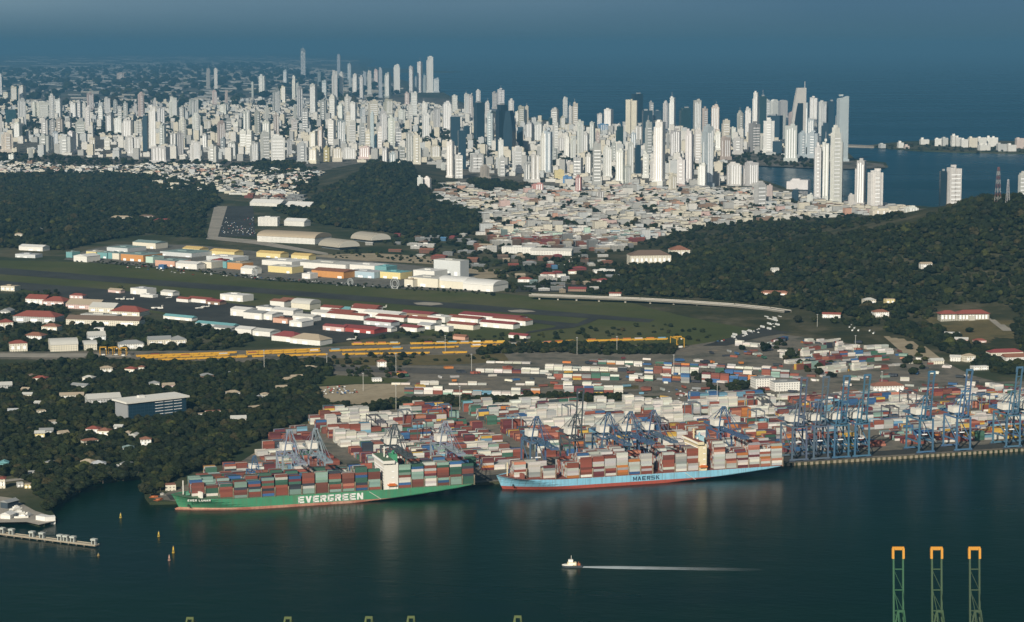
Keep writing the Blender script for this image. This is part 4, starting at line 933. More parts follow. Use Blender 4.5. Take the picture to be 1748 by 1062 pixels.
grow([(1000,472),(1110,450),(1200,428),(1310,417),(1440,400),(1560,385),(1600,364),(1665,343),(1775,330),(1775,552),(1740,545),(1715,520),(1600,520),(1590,545),(1500,545),(1420,540),(1340,525),(1230,513),(1100,506),(1010,502)], 13, (4,12), 'hill', .87, (80,2100,3500,5950))
grow([(1540,548),(1600,560),(1640,580),(1700,604),(1775,630),(1775,660),(1700,640),(1640,612),(1590,590),(1540,572)], 11, (6,9), 'lane', .95, (480,1000,3050,3900))
grow([(1420,545),(1540,545),(1545,575),(1500,562),(1420,552)], 13, (5,8), 'lane', .6)
grow([(1725,548),(1775,548),(1775,610),(1740,595)], 12, (6,9), 'lane', .8, (600,1000,3200,3900))
grow([(0,505),(100,498),(120,540),(200,560),(250,545),(330,555),(440,578),(430,592),(330,600),(60,600),(0,602)], 14, (5,8), 'quarter', .72)
grow([(600,560),(700,566),(900,575),(1000,560),(1150,555),(1240,570),(1200,585),(1100,572),(900,584),(760,588),(600,585)], 19, (3,6), 'verge', .42)
grow([(860,590),(1000,588),(1150,592),(1150,606),(1000,606),(940,602),(800,606)], 9, (4.5,7), 'strip', .85)
grow([(640,600),(760,606),(860,602),(860,620),(700,618),(560,612)], 14, (3,5.5), 'verge', .4)
grow([(620,408),(700,402),(830,408),(850,430),(920,440),(1060,450),(1100,465),(1010,500),(840,500),(850,470),(780,458),(700,425)], 20, (6,10), 'crossroads', .42)
grow([(720,305),(830,328),(1000,318),(1240,322),(1400,345),(1560,372),(1400,398),(1200,424),(1000,434),(840,420),(818,372)], 24, (5,10), 'town', .62)
grow([(800,305),(905,318),(890,330),(800,322)], 18, (8,13), 'town', .9)
grow([(0,232),(420,235),(700,248),(900,290),(1250,300),(1240,288),(1000,262),(700,210),(0,190)], 42, (9,17), 'between', .72)
grow([(0,262),(130,270),(430,280),(540,290),(540,330),(430,330),(370,320),(150,298),(0,298)], 30, (7,13), 'northwest', .55)
grow([(0,120),(440,108),(700,160),(620,180),(300,190),(0,190)], 230, (25,60), 'plain', .4)
grow([(1225,288),(1290,283),(1400,288),(1440,266),(1300,246),(1230,262)], 34, (7,12), 'headland', .5)
grow([(1476,251),(1560,258),(1640,260),(1800,263),(1800,247),(1560,245)], 42, (6,11), 'island', .5)
grow([(1180,640),(1300,650),(1300,680),(1220,676)], 12, (5,7.5), 'yard', .45)
grow([(1290,575),(1360,590),(1420,620),(1420,660),(1330,610)], 26, (5,9), 'yard', .5)
grow([(1540,590),(1580,590),(1580,640),(1540,650)], 24, (5,9), 'yard', .4)
grow([(120,446),(330,464),(450,480),(690,496),(845,504),(845,498),(690,490),(450,474),(330,459),(150,443)], 10, (2.2,4), 'fence', .5)
grow([(545,432),(620,430),(700,436),(780,446),(840,466),(780,460),(690,448),(560,440)], 15, (3,6), 'fence', .4)
grow([(560,612),(700,618),(690,650),(640,646),(560,640)], 13, (3,5.5), 'verge', .5)
# single trees that stand apart
SINGLE = []
for x, y, r, lab in [(1362,551,10,'big round dark tree at the viaduct end'),(1390,549,6,'small round tree beside the big one at the viaduct end'),(1307,600,10,'wide dark tree among the far container stacks'),(1267,598,6,'small round tree left beside the far container stacks'),
  (1398,640,9,'dark tree between container stacks and the white louvred office'),(1420,645,7,'lower tree next to a dark tree by the yard'),(1342,618,6,'round bush by white stacks of the far yard'),(1560,640,9,'dark round tree above the blue port cranes'),(1655,568,8,'narrow dark tree standing on the dry lawn'),(1425,552,6,'round tree near the long white lodge'),
  (840,505,5,'round tree beside the white vaulted hall'),(206,494,6,'dark bush beside the pinkish runway hut'),(1010,595,6,'dark tree before the loaded train'),(80,872,5,'bright green tree on the marina spit tip')]:
    P = tp(x, y); TREES.append((0, x, y, P.x, P.y, P.z, r, lab))
WHERE = dict(cove='in the waterside woods', spit='on the marina spit', strip='in the tree belt behind the container yard', lane='along the wooded lane', quarter='among the red roofs', verge='on the rail verge', yard='at the container yard edge')
TREES.sort(key=lambda t: t[0]); ni = 0; tint_names = ['mid green','fresh green','deep green','yellow-green','olive brown','dark green','grey-green','bright green']
big = [[] for _ in range(len(FAR))]; cols = [[] for _ in range(len(FAR))]
ext = [[] for _ in range(len(NEAR))]; extc = [[] for _ in range(len(NEAR))]
for dep, x, y, X, Y, Z, r, zone in TREES:
    gi = int(rt.choice(len(GREENS), p=GW)); g = np.array(GREENS[gi])*rt.uniform(.58, 1.06); hgt = rt.uniform(.85, 1.15); a = rt.uniform(0, 6.28)
    if dep == 0 or (ni < 285 and y < 900 and 0 < x < 1748 and zone in WHERE):
        if dep: ni += 1
        t = thing('tree', (X, Y, Z), a, zone if dep == 0 else None, 'tree', None if dep == 0 else 'trees '+WHERE[zone]); 
        c = obj('crown', NEAR_ME[int(rt.integers(6))], t, tuple(g)); c.scale = (r, r, r*hgt); k = obj('trunk', TRUNK_ME, t); k.scale = (r, r, r*hgt)
        if dep: t['label'] = f'{"large" if r > 6.6 else "small" if r < 5.2 else "middling"} ragged {tint_names[gi]} tree {WHERE[zone]}'
    elif dep < 3600: i = int(rt.integers(len(NEAR))); ext[i].append((X, Y, Z, r, r*hgt, a)); extc[i].append(g)
    else: i = int(rt.integers(len(FAR))); big[i].append((X, Y, Z, r, r*hgt, a)); cols[i].append(g)
def spread(kinds, data, colr):
    Vs, Fs, Cs, n = [], [], [], 0
    for (v, f), D, C in zip(kinds, data, colr):
        if not D: continue
        D = np.array(D); C = np.array(C); c, s = np.cos(D[:, 5])[:, None], np.sin(D[:, 5])[:, None]
        vx = (v[:, 0]*c - v[:, 1]*s)*D[:, 3:4]+D[:, 0:1]; vy = (v[:, 0]*s + v[:, 1]*c)*D[:, 3:4]+D[:, 1:2]; vz = (v[:, 2]-.25)*D[:, 4:5]+D[:, 2:3]
        Vs.append(np.stack([vx, vy, vz], -1).reshape(-1, 3)); Fs.append((f[None]+(np.arange(len(D))*len(v))[:, None, None]+n).reshape(-1, 3)); Cs.append(np.repeat(C, len(f), axis=0)); n += len(D)*len(v)
    return np.vstack(Vs), np.vstack(Fs), np.vstack(Cs)
V, Fc, C = spread(NEAR, ext, extc); tag(obj('near_woods_foliage', mesh_np('near_woods_foliage', V, Fc, M_LEAFW, C)), 'unbroken green canopy of the waterside woods farther back', 'woods', kind='stuff')
V2, F2, C2_ = spread(FAR, big, cols); tag(obj('distant_woods_foliage', mesh_np('distant_woods_foliage', V2, F2, M_LEAFW, C2_)), 'far dark green woods covering the hill and the rises', 'woods', kind='stuff')
print('TREES', len(TREES), 'tris', len(Fc)+len(F2), 'individual', ni)
# ================================================================ THE PORT
CC = {'rust-red':(.29,.085,.055),'brown-red':(.21,.075,.055),'white':(.70,.67,.60),'pale grey':(.50,.50,.47),'grey':(.30,.31,.31),'green':(.055,.145,.10),'mint':(.26,.39,.33),'blue':(.045,.13,.30),'light blue':(.17,.36,.48),'orange':(.56,.20,.045),'yellow':(.60,.38,.06),'dark':(.05,.06,.075),'maroon':(.15,.04,.045),'salmon':(.52,.20,.13)}
P_MIX = ['rust-red']*5+['brown-red']*6+['maroon']*4+['white']*5+['pale grey']*4+['blue']*3+['light blue','green','green','mint','mint','orange','yellow','salmon','dark','dark','grey','grey']
P_EVER = ['green']*5+['mint']*5+['rust-red']*5+['brown-red']*5+['white']*2+['blue']*3+['dark']*2+['pale grey','maroon','salmon']
P_MAER = ['pale grey']*11+['rust-red']*4+['brown-red']*3+['maroon']*2+['salmon']*2+['white']*3+['orange','blue','grey']
P_WHITE = ['white']*9+['pale grey']*2
M_CONT = mat('container_paint', src='obj', rough=.6, var=.16, scale=.35, bump=.2); M_CONTW = mat('container_paint_mixed', src='attr', rough=.65, var=.14, scale=.3)
CL, CW_, CHT = 12.19, 2.44, 2.6
mb = MB(); mb.box(-CL/2,CL/2,-CW_/2+.06,CW_/2-.06,.06,CHT-.04,bottom=True)
for x in (-CL/2+.09, CL/2-.09):
    for y in (-CW_/2+.09, CW_/2-.09): mb.box(x-.1,x+.1,y-.1,y+.1,0,CHT,bottom=True)
for j in range(22): xx = -CL/2+.6+j*.52; mb.box(xx,xx+.26,-CW_/2,-CW_/2+.07,.2,CHT-.18)
for y in (-CW_/2+.06, CW_/2-.06): mb.box(-CL/2,CL/2,y-.07,y+.07,CHT-.16,CHT+.002); mb.box(-CL/2,CL/2,y-.07,y+.07,-.002,.16)
for j in range(4): mb.box(-CL/2-.03,-CL/2,-.9+j*.55,-.84+j*.55,.2,CHT-.2)
CONT_ME = mb.mesh('shipping_container', M_CONT)
BULK = []                                    # s, d, z, length, colour, turn
rp = random.Random(11)
def shade(c): k = rp.uniform(.7, 1.14); g = sum(c)/3; return tuple(min(.8, (a*.94+g*.06)*k*rp.uniform(.95, 1.05)) for a in c)
def add_bulk(P, L, c, a): BULK.append((P[0], P[1], P[2], L, *c, a))
# ---- main yard: blocks of stacks parallel to the quay
YARD = [(300,853),(330,824),(402,798),(482,748),(562,712),(690,703),(860,697),(1080,690),(1200,684),(1500,668),(1760,664),(1760,764)]
d = 62
while d < 640:
    s = -20.0; grp = 0; back = d > 250
    while s < 1330:
        if int(s) % 205 < 24: s += 12.6; continue
        P = q(s, d, LZ); x, y, dep = px(P)
        grp -= 1
        if grp <= 0:
            grp = rp.randint(1, 4); tall = back and x < 1330
            t0 = rp.choice((4,5,5,6,6) if tall else (2,3,3,4,4,5) if x < 1330 else (2,2,3,3,4)); empty = rp.random() < (.13 if tall else .10)
            wp = .66 if (560 < x < 700 and y < 770) or (tall and 830 < x < 1340 and rp.random() < .85) else .26 if (x > 1340 and y < 735) else .1
            r_ = rp.random(); fam = 'white' if r_ < wp else rp.choice(['mix']*6+['rust','green' if x < 860 else 'blue','yellow' if x > 1600 else 'mix'])
        if inpoly(x, y, YARD) and not empty and -20 < x < 1770:
            t1 = max(1, min(6, t0-(rp.random() < .3)-(rp.random() < .12)))
            pal = P_WHITE if fam == 'white' else ['rust-red','brown-red','maroon','salmon'] if fam == 'rust' else ['green','mint','rust-red','green'] if fam == 'green' else ['yellow','orange','yellow','rust-red'] if fam == 'yellow' else ['blue','light blue','rust-red','pale grey'] if fam == 'blue' else P_MIX
            one = rp.random() < .3
            for k in range(5 if tall else 6):
                tk = max(0, t1-(rp.random() < .2)); lead = rp.choice(pal)
                for z in range(tk):
                    if not one and rp.random() < .62: lead = rp.choice(pal)
                    add_bulk(q(s, d+k*2.62, LZ+.25+z*CHT), CL, shade(CC[lead]), TH)
        s += 12.7
    d += 26 if d < 250 else 33
# ---- rows of the farther yards, along photo lines on the ground
def row(x0, y0, x1, y1, tiers, pal, deep, keep=.9, gap=.25, ang=None):
    a, b = gp(x0, y0), gp(x1, y1); n = int((b-a).length/12.9); dirv = (b-a).normalized(); ang = math.atan2(dirv.y, dirv.x); nn = Vector((-dirv.y, dirv.x, 0)); t = 0; lead = None
    for i in range(max(1, n)):
        if rp.random() > keep: continue
        if rp.random() < .5 or t == 0: t = rp.randint(*tiers); fam = rp.random()
        for k in range(deep):
            tk = t-(rp.random() < .3)
            for z in range(tk):
                if lead is None or rp.random() < .55: lead = rp.choice(P_WHITE if fam < .28 and pal is P_MIX else pal)
                P = a+dirv*(i*12.9+6.4)+nn*(k*2.62); add_bulk((P.x, P.y, LZ+.3+z*CHT), CL, shade(CC[lead]), ang)
for r in [(690,672,925,677,(2,4),P_MIX,4),(668,657,915,658,(1,2),P_WHITE,2),(945,664,1075,668,(2,4),P_MIX,4),(963,676,1072,676,(3,6),P_MIX,3),(812,636,940,639,(2,3),P_MIX,3),(830,620,920,622,(1,2),P_WHITE,3),
  (945,648,1090,650,(3,4),P_MIX,3),(930,632,1085,635,(2,3),P_MIX,4),(1100,650,1190,655,(3,5),P_MIX,3),(1198,652,1372,662,(3,5),P_MIX,3),(1205,640,1372,646,(2,4),P_MIX,4),(1100,637,1195,641,(3,4),P_MIX,3),(1118,624,1240,630,(2,3),P_MIX,3),
  (960,620,1115,624,(1,2),P_MIX,3),(1255,590,1305,594,(2,3),P_WHITE,4),(1310,590,1345,580,(1,3),P_MIX,3),(1240,628,1330,633,(1,2),P_WHITE,3),(1335,612,1420,604,(2,3),P_WHITE,3),(1345,622,1440,612,(2,4),P_MIX,4),(1360,632,1460,622,(2,4),P_MIX,4),
  (1370,600,1450,590,(2,3),P_MIX,4),(1380,588,1450,580,(1,3),P_MIX,4),(1420,610,1530,604,(2,4),P_MIX,4),(1440,620,1530,614,(2,3),P_MIX,4),(1430,600,1520,594,(2,3),P_WHITE,4),(1400,640,1500,628,(2,4),P_WHITE,3),(1455,632,1540,624,(1,3),P_MIX,3),
  (1500,668,1740,672,(1,2),P_MIX,3,.6),(1600,655,1750,664,(1,2),P_MIX,2,.5),(1520,650,1600,652,(1,2),P_MIX,2,.5),(1390,688,1490,690,(2,3),P_MIX,3),(560,716,640,712,(4,6),P_WHITE,4),(580,728,660,722,(4,6),P_WHITE,5),(590,742,690,736,(4,5),P_WHITE,5)]: row(*r)
CLUT = [(640,640),(700,628),(860,622),(1100,606),(1260,592),(1400,566),(1500,574),(1600,615),(1660,645),(1750,676),(1600,668),(1480,664),(1380,676),(1260,690),(1110,690),(1080,664),(900,660),(700,662)]
ci = 0
while ci < 420:
    x, y = rp.uniform(640, 1750), rp.uniform(566, 690); ci += 1
    if y < 600 and rp.random() < .5: continue
    if inpoly(x, y, CLUT):
        P = gp(x, y, LZ+.3+rp.choice((0,1.1))); k = rp.choice(P_MIX+['white']*6+['dark']*4); a = rp.choice((TH, TH, TH+1.57, rad(-20), rad(-35)))
        for u in range(rp.choice((1,1,2,4))): add_bulk((P.x-math.sin(a)*3*u, P.y+math.cos(a)*3*u, P.z), rp.choice((6.06, CL, CL)), shade(CC[k]), a)
# ---- the two container ships
M_HULLG = mat('green_hull_paint', (.068,.285,.15), .45, .13, .03, col2=(.06,.26,.14), spec=.4); M_HULLB = mat('pale_blue_hull_paint', (.27,.57,.73), .45, .12, .03, col2=(.23,.52,.69), spec=.4)
M_BOOT = mat('boot_topping', (.42,.16,.11), .6, .25, .05, col2=(.50,.27,.19)); M_BOOTR = mat('red_boot_topping', (.38,.075,.05), .6, .2, .05)
M_DECKG = mat('ship_deck', (.10,.16,.10), .8, .3, .1); M_DECKR = mat('red_ship_deck', (.22,.08,.06), .8, .3, .1)
M_SHIPW = mat('ship_white', (.78,.75,.68), .6, .07, .1); M_SHIPC = mat('ship_cream', (.76,.66,.44), .6, .08, .1); M_STEEL = mat('painted_steel', src='obj', rough=.55, var=.16, scale=.2)
M_LET = mat('hull_letter_white', (.80,.80,.76), .6, .05, .1); M_LETD = mat('hull_letter_navy', (.03,.05,.09), .6, .05, .1)
def weather(m, seam):                       # plate seams and streaks running down the sides
    t = m.node_tree; b = t.nodes['Principled BSDF']; src = b.inputs['Base Color'].links[0].from_socket
    c = N(t, 'ShaderNodeTexCoord').outputs['Object']; mp = N(t, 'ShaderNodeMapping'); mp.inputs['Scale'].default_value = (.8, .1, .05); t.links.new(c, mp.inputs[0])
    st = math_n(t, 'MULTIPLY_ADD', noise_pos(t, .5, 4, mp.outputs[0], .7), 3.4, -1.6, True)
    s = N(t, 'ShaderNodeSeparateXYZ'); t.links.new(c, s.inputs[0]); ln = math_n(t, 'LESS_THAN', math_n(t, 'FRACT', math_n(t, 'DIVIDE', s.outputs[0], 13.6)), .022)
    f = math_n(t, 'ADD', math_n(t, 'MULTIPLY', st, .5), math_n(t, 'MULTIPLY', ln, seam), None, True)
    t.links.new(mix_n(t, f, src, (.16,.12,.08)), b.inputs['Base Color'])
weather(M_HULLG, .2); weather(M_HULLB, .5); weather(M_BOOT, .1); weather(M_BOOTR, .1)
GLY = {'E': [(0,0,1,5),(0,0,4,1),(0,2,3.6,1),(0,4,4,1)], 'R': [(0,0,1,5),(0,4,3.6,1),(0,2,3.6,1),(3,2.6,1,1.9),'r'], 'G': [(0,.3,1,4.4),(.3,0,3.7,1),(.3,4,3.7,1),(3,0,1,2.5),(2,1.7,2,.8)], 'N': [(0,0,1,5),(3,0,1,5),'n'], 'V': ['v'],
       'M': [(0,0,.8,5),(3.6,0,.8,5),'m'], 'A': ['a',(1,1.2,2,.8)], 'S': [(0,0,3.7,1),(0,2,3.7,1),(.3,4,3.7,1),(0,2.3,1,2.4),(3,.3,1,2.4)], 'K': [(0,0,1,5),'k'], 'U': [(0,.3,1,4.7),(3,.3,1,4.7),(.3,0,3.4,1)], 'L': [(0,0,1,5),(0,0,3.6,1)]}
DIA = {'r': [((1.6,2.2),(2.9,2.2),(4,0),(2.7,0))], 'n': [((0,5),(1.1,5),(4,0),(2.9,0))], 'v': [((0,5),(1.1,5),(2.55,0),(1.5,0)),((2.95,5),(4,5),(2.6,0),(1.5,0))], 'm': [((.1,5),(1.1,5),(2.55,.6),(1.85,.6)),((3.3,5),(4.3,5),(2.55,.6),(1.85,.6))],
       'a': [((0,0),(1.1,0),(2.55,5),(1.5,5)),((2.95,0),(4,0),(2.6,5),(1.5,5))], 'k': [((.9,2.2),(1.9,2.9),(4,5),(2.7,5)),((1.4,2.9),(2.5,3.2),(4.1,0),(2.8,0))]}
def text_mesh(txt, size, bold, m, name, space=1.0):
    mb = MB(); u = size/5; x = 0
    for ch in txt:
        for g in GLY.get(ch, []):
            if isinstance(g, str):
                for k_, qd in enumerate(DIA[g]): mb.quad(*[(x+(a+(bold*1.3 if j_ in (1, 2) else -bold*1.3))*u*space, (b+(bold if b > 4.5 else -bold if b < .5 else 0))*u, .035+.012*k_) for j_, (a, b) in enumerate(qd)]); 
            else: a, b, w, h = g; mb.box(x+(a-bold)*u*space, x+(a+w+bold)*u*space, (b-bold)*u, (b+h+bold)*u, 0, .03)
        x += (5.1 if ch != ' ' else 3)*u*space
    mb.v = [(a-x/2, b, c) for a, b, c in mb.v]; return mb.mesh(name, m)
def hull(t, L, B, dk, sheer, boot, rake, over, mh, mbt, mdk, bulb):
    NU = 46; lev = [-2, 0, boot*.5, boot, boot+.01, dk*.35, dk*.55, dk*.75, dk*.9, 1.0]
    us = [(1-math.cos(math.pi*j/NU))/2*.35+.65*j/NU for j in range(NU+1)]
    def top(x): return dk+sheer*max(0, 1-x/70)**1.3 + 0
    R = []
    for li, z in enumerate(lev):
        ring = []
        for u in us:
            f0 = min(1, max(0, z/dk)) if li < len(lev)-1 else 1
            x0 = rake*(1-f0)**.8 - (bulb if z < boot*.8 and li < 3 else 0)*(1 if z > -1 else .6); x1 = L - over*(1-f0)**1.6
            x = x0+(x1-x0)*u; zz = z if li < len(lev)-1 else top(x); 
            if 4 < li < len(lev)-1: zz = boot+(top(x)-boot)*(z-boot)/(dk-boot)
            Lb = 30+60*(1-f0); e = min(1, (x-x0)/Lb); hb = (1-(1-e)**(2.3-.5*f0)) if e < 1 else 1
            Ls = 70*(1-f0)+.1; e2 = min(1, max(0, (x1-x)/Ls)); mn = .86*f0**.5; hb *= mn+(1-mn)*(1-(1-e2)**2)
            ring.append((x, hb*B/2, zz))
        R.append(ring)
    def skin(a, b):
        mb = MB()
        for r0, r1 in zip(R[a:b], R[a+1:b+1]):
            for sgn in (-1, 1):
                for j in range(NU):
                    p = [(x, sgn*y, z) for x, y, z in (r0[j], r0[j+1], r1[j+1], r1[j])]; mb.quad(*(p if sgn < 0 else p[::-1]))
            (xa, ya, za), (xb, yb, zb) = r0[-1], r1[-1]; mb.quad((xa,-ya,za),(xa,ya,za),(xb,yb,zb),(xb,-yb,zb))
        return mb
    part('hull', skin(4, len(lev)-1), mh, t); part('boot_topping', skin(0, 4), mbt, t)
    mb = MB(); r = R[-1]
    for j in range(NU): a, b = r[j], r[j+1]; mb.quad((a[0],-a[1]+.3,a[2]-.7),(b[0],-b[1]+.3,b[2]-.7),(b[0],b[1]-.3,b[2]-.7),(a[0],a[1]-.3,a[2]-.7))
    part('deck', mb, mdk, t)
    return top
def ship(nm, lab, grp, d_near, x_bow, x_stern, dk, sheer, boot, rake, over, mats, tiers, bays, acc, accm, pal, word, bulb, letters, fwd):
    global NIND
    B = -d_near-3.5; dc = d_near+B/2
    s0 = s_at(x_bow, dc, dk+sheer); s1 = s_at(x_stern, d_near, dk); L = s1-s0
    t = thing(nm, q(s0, dc, 0), TH, lab, 'container ship', grp); top = hull(t, L, B, dk, sheer, boot, rake, over, *mats, bulb)
    loc = lambda x, dd=None, z=None: s_at(x, d_near if dd is None else dd, dk+2 if z is None else z)-s0
    M_AC = accm; xa0, xa1 = loc(acc[0]), loc(acc[1]); hA = acc[2]; by = B/2-1.5
    A = part('accommodation', MB().box(xa0, xa1, -by, by, dk-.6, dk+hA), M_AC, t)
    part('bridge_deck', MB().box(xa0-1.5, xa1-4, -B/2-.8, B/2+.8, dk+hA, dk+hA+3), M_AC, A); strip('bridge_window', A, xa0-1.55, 0, dk+hA+1, .3, B-1, 1.2)
    for j in range(int(hA/3)-1): strip('window_row', A, xa0-.06, 0, dk+2.6+j*3, .2, by*1.75, 1.0); (strip('window_row', A, (xa0+xa1)/2+2, -by-.04, dk+2.6+j*3, 2.6, .12, .8) if j % 2 else None)
    part('monkey_deck', MB().box(xa0-1, xa1-4.5, -B/2, B/2, dk+hA+3, dk+hA+3.3), mats[2], A)
    part('radar_mast', MB().bar(((xa0+xa1)/2-2,0,dk+hA+3),((xa0+xa1)/2-2,0,dk+hA+14),1.1).bar(((xa0+xa1)/2-2,-4,dk+hA+9),((xa0+xa1)/2-2,4,dk+hA+9),.5).bar(((xa0+xa1)/2-4,0,dk+hA+12),((xa0+xa1)/2,0,dk+hA+12),.5), M_AC, A)
    part('radar_dome', MB().lathe([(.9,0),(1.3,.8),(1.1,1.8),(.4,2.4)], 10), M_SHIPW, A).location = ((xa0+xa1)/2, -6, dk+hA+3)
    part('funnel', MB().box(xa1-3.5, xa1+3, -6, 5, dk, dk+hA+6).box(xa1-2, xa1-.5, -3, -1.5, dk+hA+6, dk+hA+9).box(xa1, xa1+1.5, 1, 2.5, dk+hA+6, dk+hA+9), mat('funnel_'+word.split()[0], (.07,.30,.16) if word == 'green ship' else (.35,.55,.62), .5), A)
    b1 = MB().box(-4.2,4.2,-1.4,1.4,0,1.5).box(-3.2,2.6,-1.2,1.2,1.5,2.5).bar((-4.2,0,.9),(-5.2,0,1.5),1); part('lifeboat', b1, mat('lifeboat_orange', (.60,.16,.04), .4), t).location = ((xa0+xa1)/2+1, -B/2+.6, dk+3.4)
    part('lifeboat_davit', MB().box(-4,-3.4,-.4,1.6,0,4).box(3.4,4,-.4,1.6,0,4), M_AC, t).location = ((xa0+xa1)/2+1, -B/2+1.4, dk+.2)
    part('gangway', MB().bar((0,-.6,0),(12,-.6,-8),1.2,.4), M_SHIPW, t).location = (xa0-16, -B/2-.2, dk-1)
    # bow fittings
    part('forecastle_mast', MB().bar((12,0,dk+sheer-1),(12,0,dk+sheer+13),.9).bar((12,-2.5,dk+sheer+9),(12,2.5,dk+sheer+9),.4), M_AC, t)
    part('breakwater', MB().poly([(fwd,-B*.36),(fwd+2,-B*.36),(fwd-2,0),(fwd+2,B*.36),(fwd,B*.36),(fwd-5,0)], dk+sheer*.6-1, dk+sheer*.6+5), M_SHIPW if word == 'green ship' else mats[2], t)
    for j in (-4, 4): part('anchor_winch', MB().box(14,18,j-1.2,j+1.2,dk+sheer-1.2,dk+sheer+.8), M_STEEL, t, (.12,.3,.2) if word == 'green ship' else (.3,.15,.1))
    part('anchor', MB().bar((11,-B*.19,dk*.62),(11.6,-B*.215,dk*.40),.7).bar((10.1,-B*.2,dk*.44),(13,-B*.23,dk*.40),.8), M_STEEL, t, (.03,.03,.03)).location = (4,-1.2,0)
    for txt, xl, zc, size, bold, m, nm_, spc in letters:
        me = text_mesh(txt, size, bold, m, nm_, spc); o = obj(nm_, me, t); o.scale = (WID.get(nm_+word, 1), 1, 1); o.rotation_euler = (math.pi/2, 0, 0); o.location = (loc(xl, None, zc), -B/2-.06, zc)
        vx = [v.co.x for v in me.vertices]; cx = (max(vx)+min(vx))/2
        if nm_ == 'bow_name': o.rotation_euler = (math.pi/2, 0, rad(-17)); o.location.y = -B/2+2.6
    # cargo: nearest stack of every bay one by one, the rows behind them in the common mass
    cols = int((B-2)/2.52); bay_no = 0
    for bx, tn in zip(bays, tiers):
        bay_no += 1; xs = loc(bx); zt = top(xs)-1.0+1.6; nar = 1.0
        if xs < 46: nar = .55
        elif xs < 62: nar = .8
        part('hatch_cover', MB().box(xs-6.4, xs+6.4, -B/2*nar+1.8, B/2*nar-1.8, zt-1.5, zt-.1), mats[2], t)
        part('lashing_bridge', MB().box(xs+6.5, xs+7.1, -B/2*nar+1, B/2*nar-1, zt-1.5, zt+6).box(xs+6.3, xs+7.3, -B/2*nar+1, -B/2*nar+1.6, zt-1.5, zt+9), M_STEEL, t, (.42,.33,.24) if word != 'green ship' else (.30,.26,.18))
        nc = int((B*nar-2)/2.52); tt = tn; lead = None
        for c in range(nc):
            y = -(nc-1)*1.26+c*2.52
            if c: tt = max(2, min(tn+1, tt+rp.choice((0,0,0,0,1,-1)))) if c < nc-3 else max(2, tn-rp.randint(0, 2))
            split = rp.random() < .16
            for z in range(tt):
                if lead is None or rp.random() < .72: lead = rp.choice(pal)
                P = q(s0+xs, dc+y, zt+z*CHT)
                if c == 0 or (c == 1 and z >= tn):
                    o = obj('shipping_container', CONT_ME, None, shade(CC[lead]), P, TH); NIND += 1
                    tag(o, f'{lead} container, {ordinal(z+1)} tier{", second row" if c else ""}, {ordinal(bay_no)} bay from the bow of the {word.replace("pale ","")}', 'container', 'outer deck containers of the '+word)
                else: add_bulk(P, CL, shade(CC[lead]), TH)
    return t
NIND = 0; WID = {}
dE = to_q(gp(620, 857.5, 0))[1]; dM = to_q(gp(1100, 826.6, 0))[1]
print('near sides', dE, dM)
bE = [342,365.3,388.6,412,435.3,458.5,481.6,504.6,527.5,550.3,573,595.6,618,640,692,714,736,757.5,779,799.5]; tE = [5,4,5,6,6,7,8,7,8,8,7,7,9,8,9,9,8,9,9,8]
ship('container_ship', 'long green container ship with white block lettering, stacked with green and rust containers', 'container ships at the quay', dE, 292, 813, 11.5, 4.5, 2.6, 9, 62, (M_HULLG, M_BOOT, M_DECKG),
     tE, bE, (656.5,680.5,26.5), M_SHIPW, P_EVER, 'green ship', 5, [('EVERGREEN', 566, 3.4, 6.4, .13, M_LET, 'hull_lettering', 1.16), ('EVER LUNAR', 341, 10.9, 1.9, 0, M_LET, 'bow_name', 1.25)], 27)
bM = [894,919,941,979.5,1002,1022.8,1043,1063.5,1084,1104.8,1143,1164,1183.5,1229.5,1249,1269,1288.5,1307,1327]; tM = [6,6,5,6,8,8,8,9,6,8,8,7,9,10,6,6,10,7,9]
ship('container_ship', 'long pale blue container ship with dark lettering and cream bridge block, stacked with grey containers', 'container ships at the quay', dM, 847, 1340, 10.5, 4.0, 3.4, 7, 70, (M_HULLB, M_BOOTR, M_DECKR),
     tM, bM, (1193,1207,28), M_SHIPC, P_MAER, 'pale blue ship', 0, [('MAERSK', 1104, 4.4, 4.2, .04, M_LETD, 'hull_lettering', 1.2)], 24)
print('individual containers', NIND, 'bulk', len(BULK))
Bk = np.array(BULK); n = len(Bk); hl, hw = Bk[:, 3]/2, CW_/2; c, s_ = np.cos(Bk[:, 7]), np.sin(Bk[:, 7])
Vv = np.zeros((n, 8, 3)); 
for i, (a, b, z) in enumerate(((-1,-1,0),(1,-1,0),(1,1,0),(-1,1,0),(-1,-1,1),(1,-1,1),(1,1,1),(-1,1,1))):
    Vv[:, i, 0] = Bk[:, 0]+a*hl*c-b*hw*s_; Vv[:, i, 1] = Bk[:, 1]+a*hl*s_+b*hw*c; Vv[:, i, 2] = Bk[:, 2]+z*(CHT-.06)
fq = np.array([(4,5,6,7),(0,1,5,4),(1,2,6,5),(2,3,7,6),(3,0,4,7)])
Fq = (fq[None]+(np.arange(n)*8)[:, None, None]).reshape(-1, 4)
tag(obj('stacked_container_mass', mesh_np('stacked_container_mass', Vv.reshape(-1, 3), Fq, M_CONTW, (np.repeat(Bk[:, 4:7], 5, axis=0).reshape(n, 5, 3)*np.array([.8,1,1,1,1])[None, :, None]).reshape(-1, 3))), 'stacked containers of many colours filling the yards and the inner rows of both ships', 'containers', kind='stuff')  # top faces painted darker, as roof dirt and to dull their sky-lit brightness
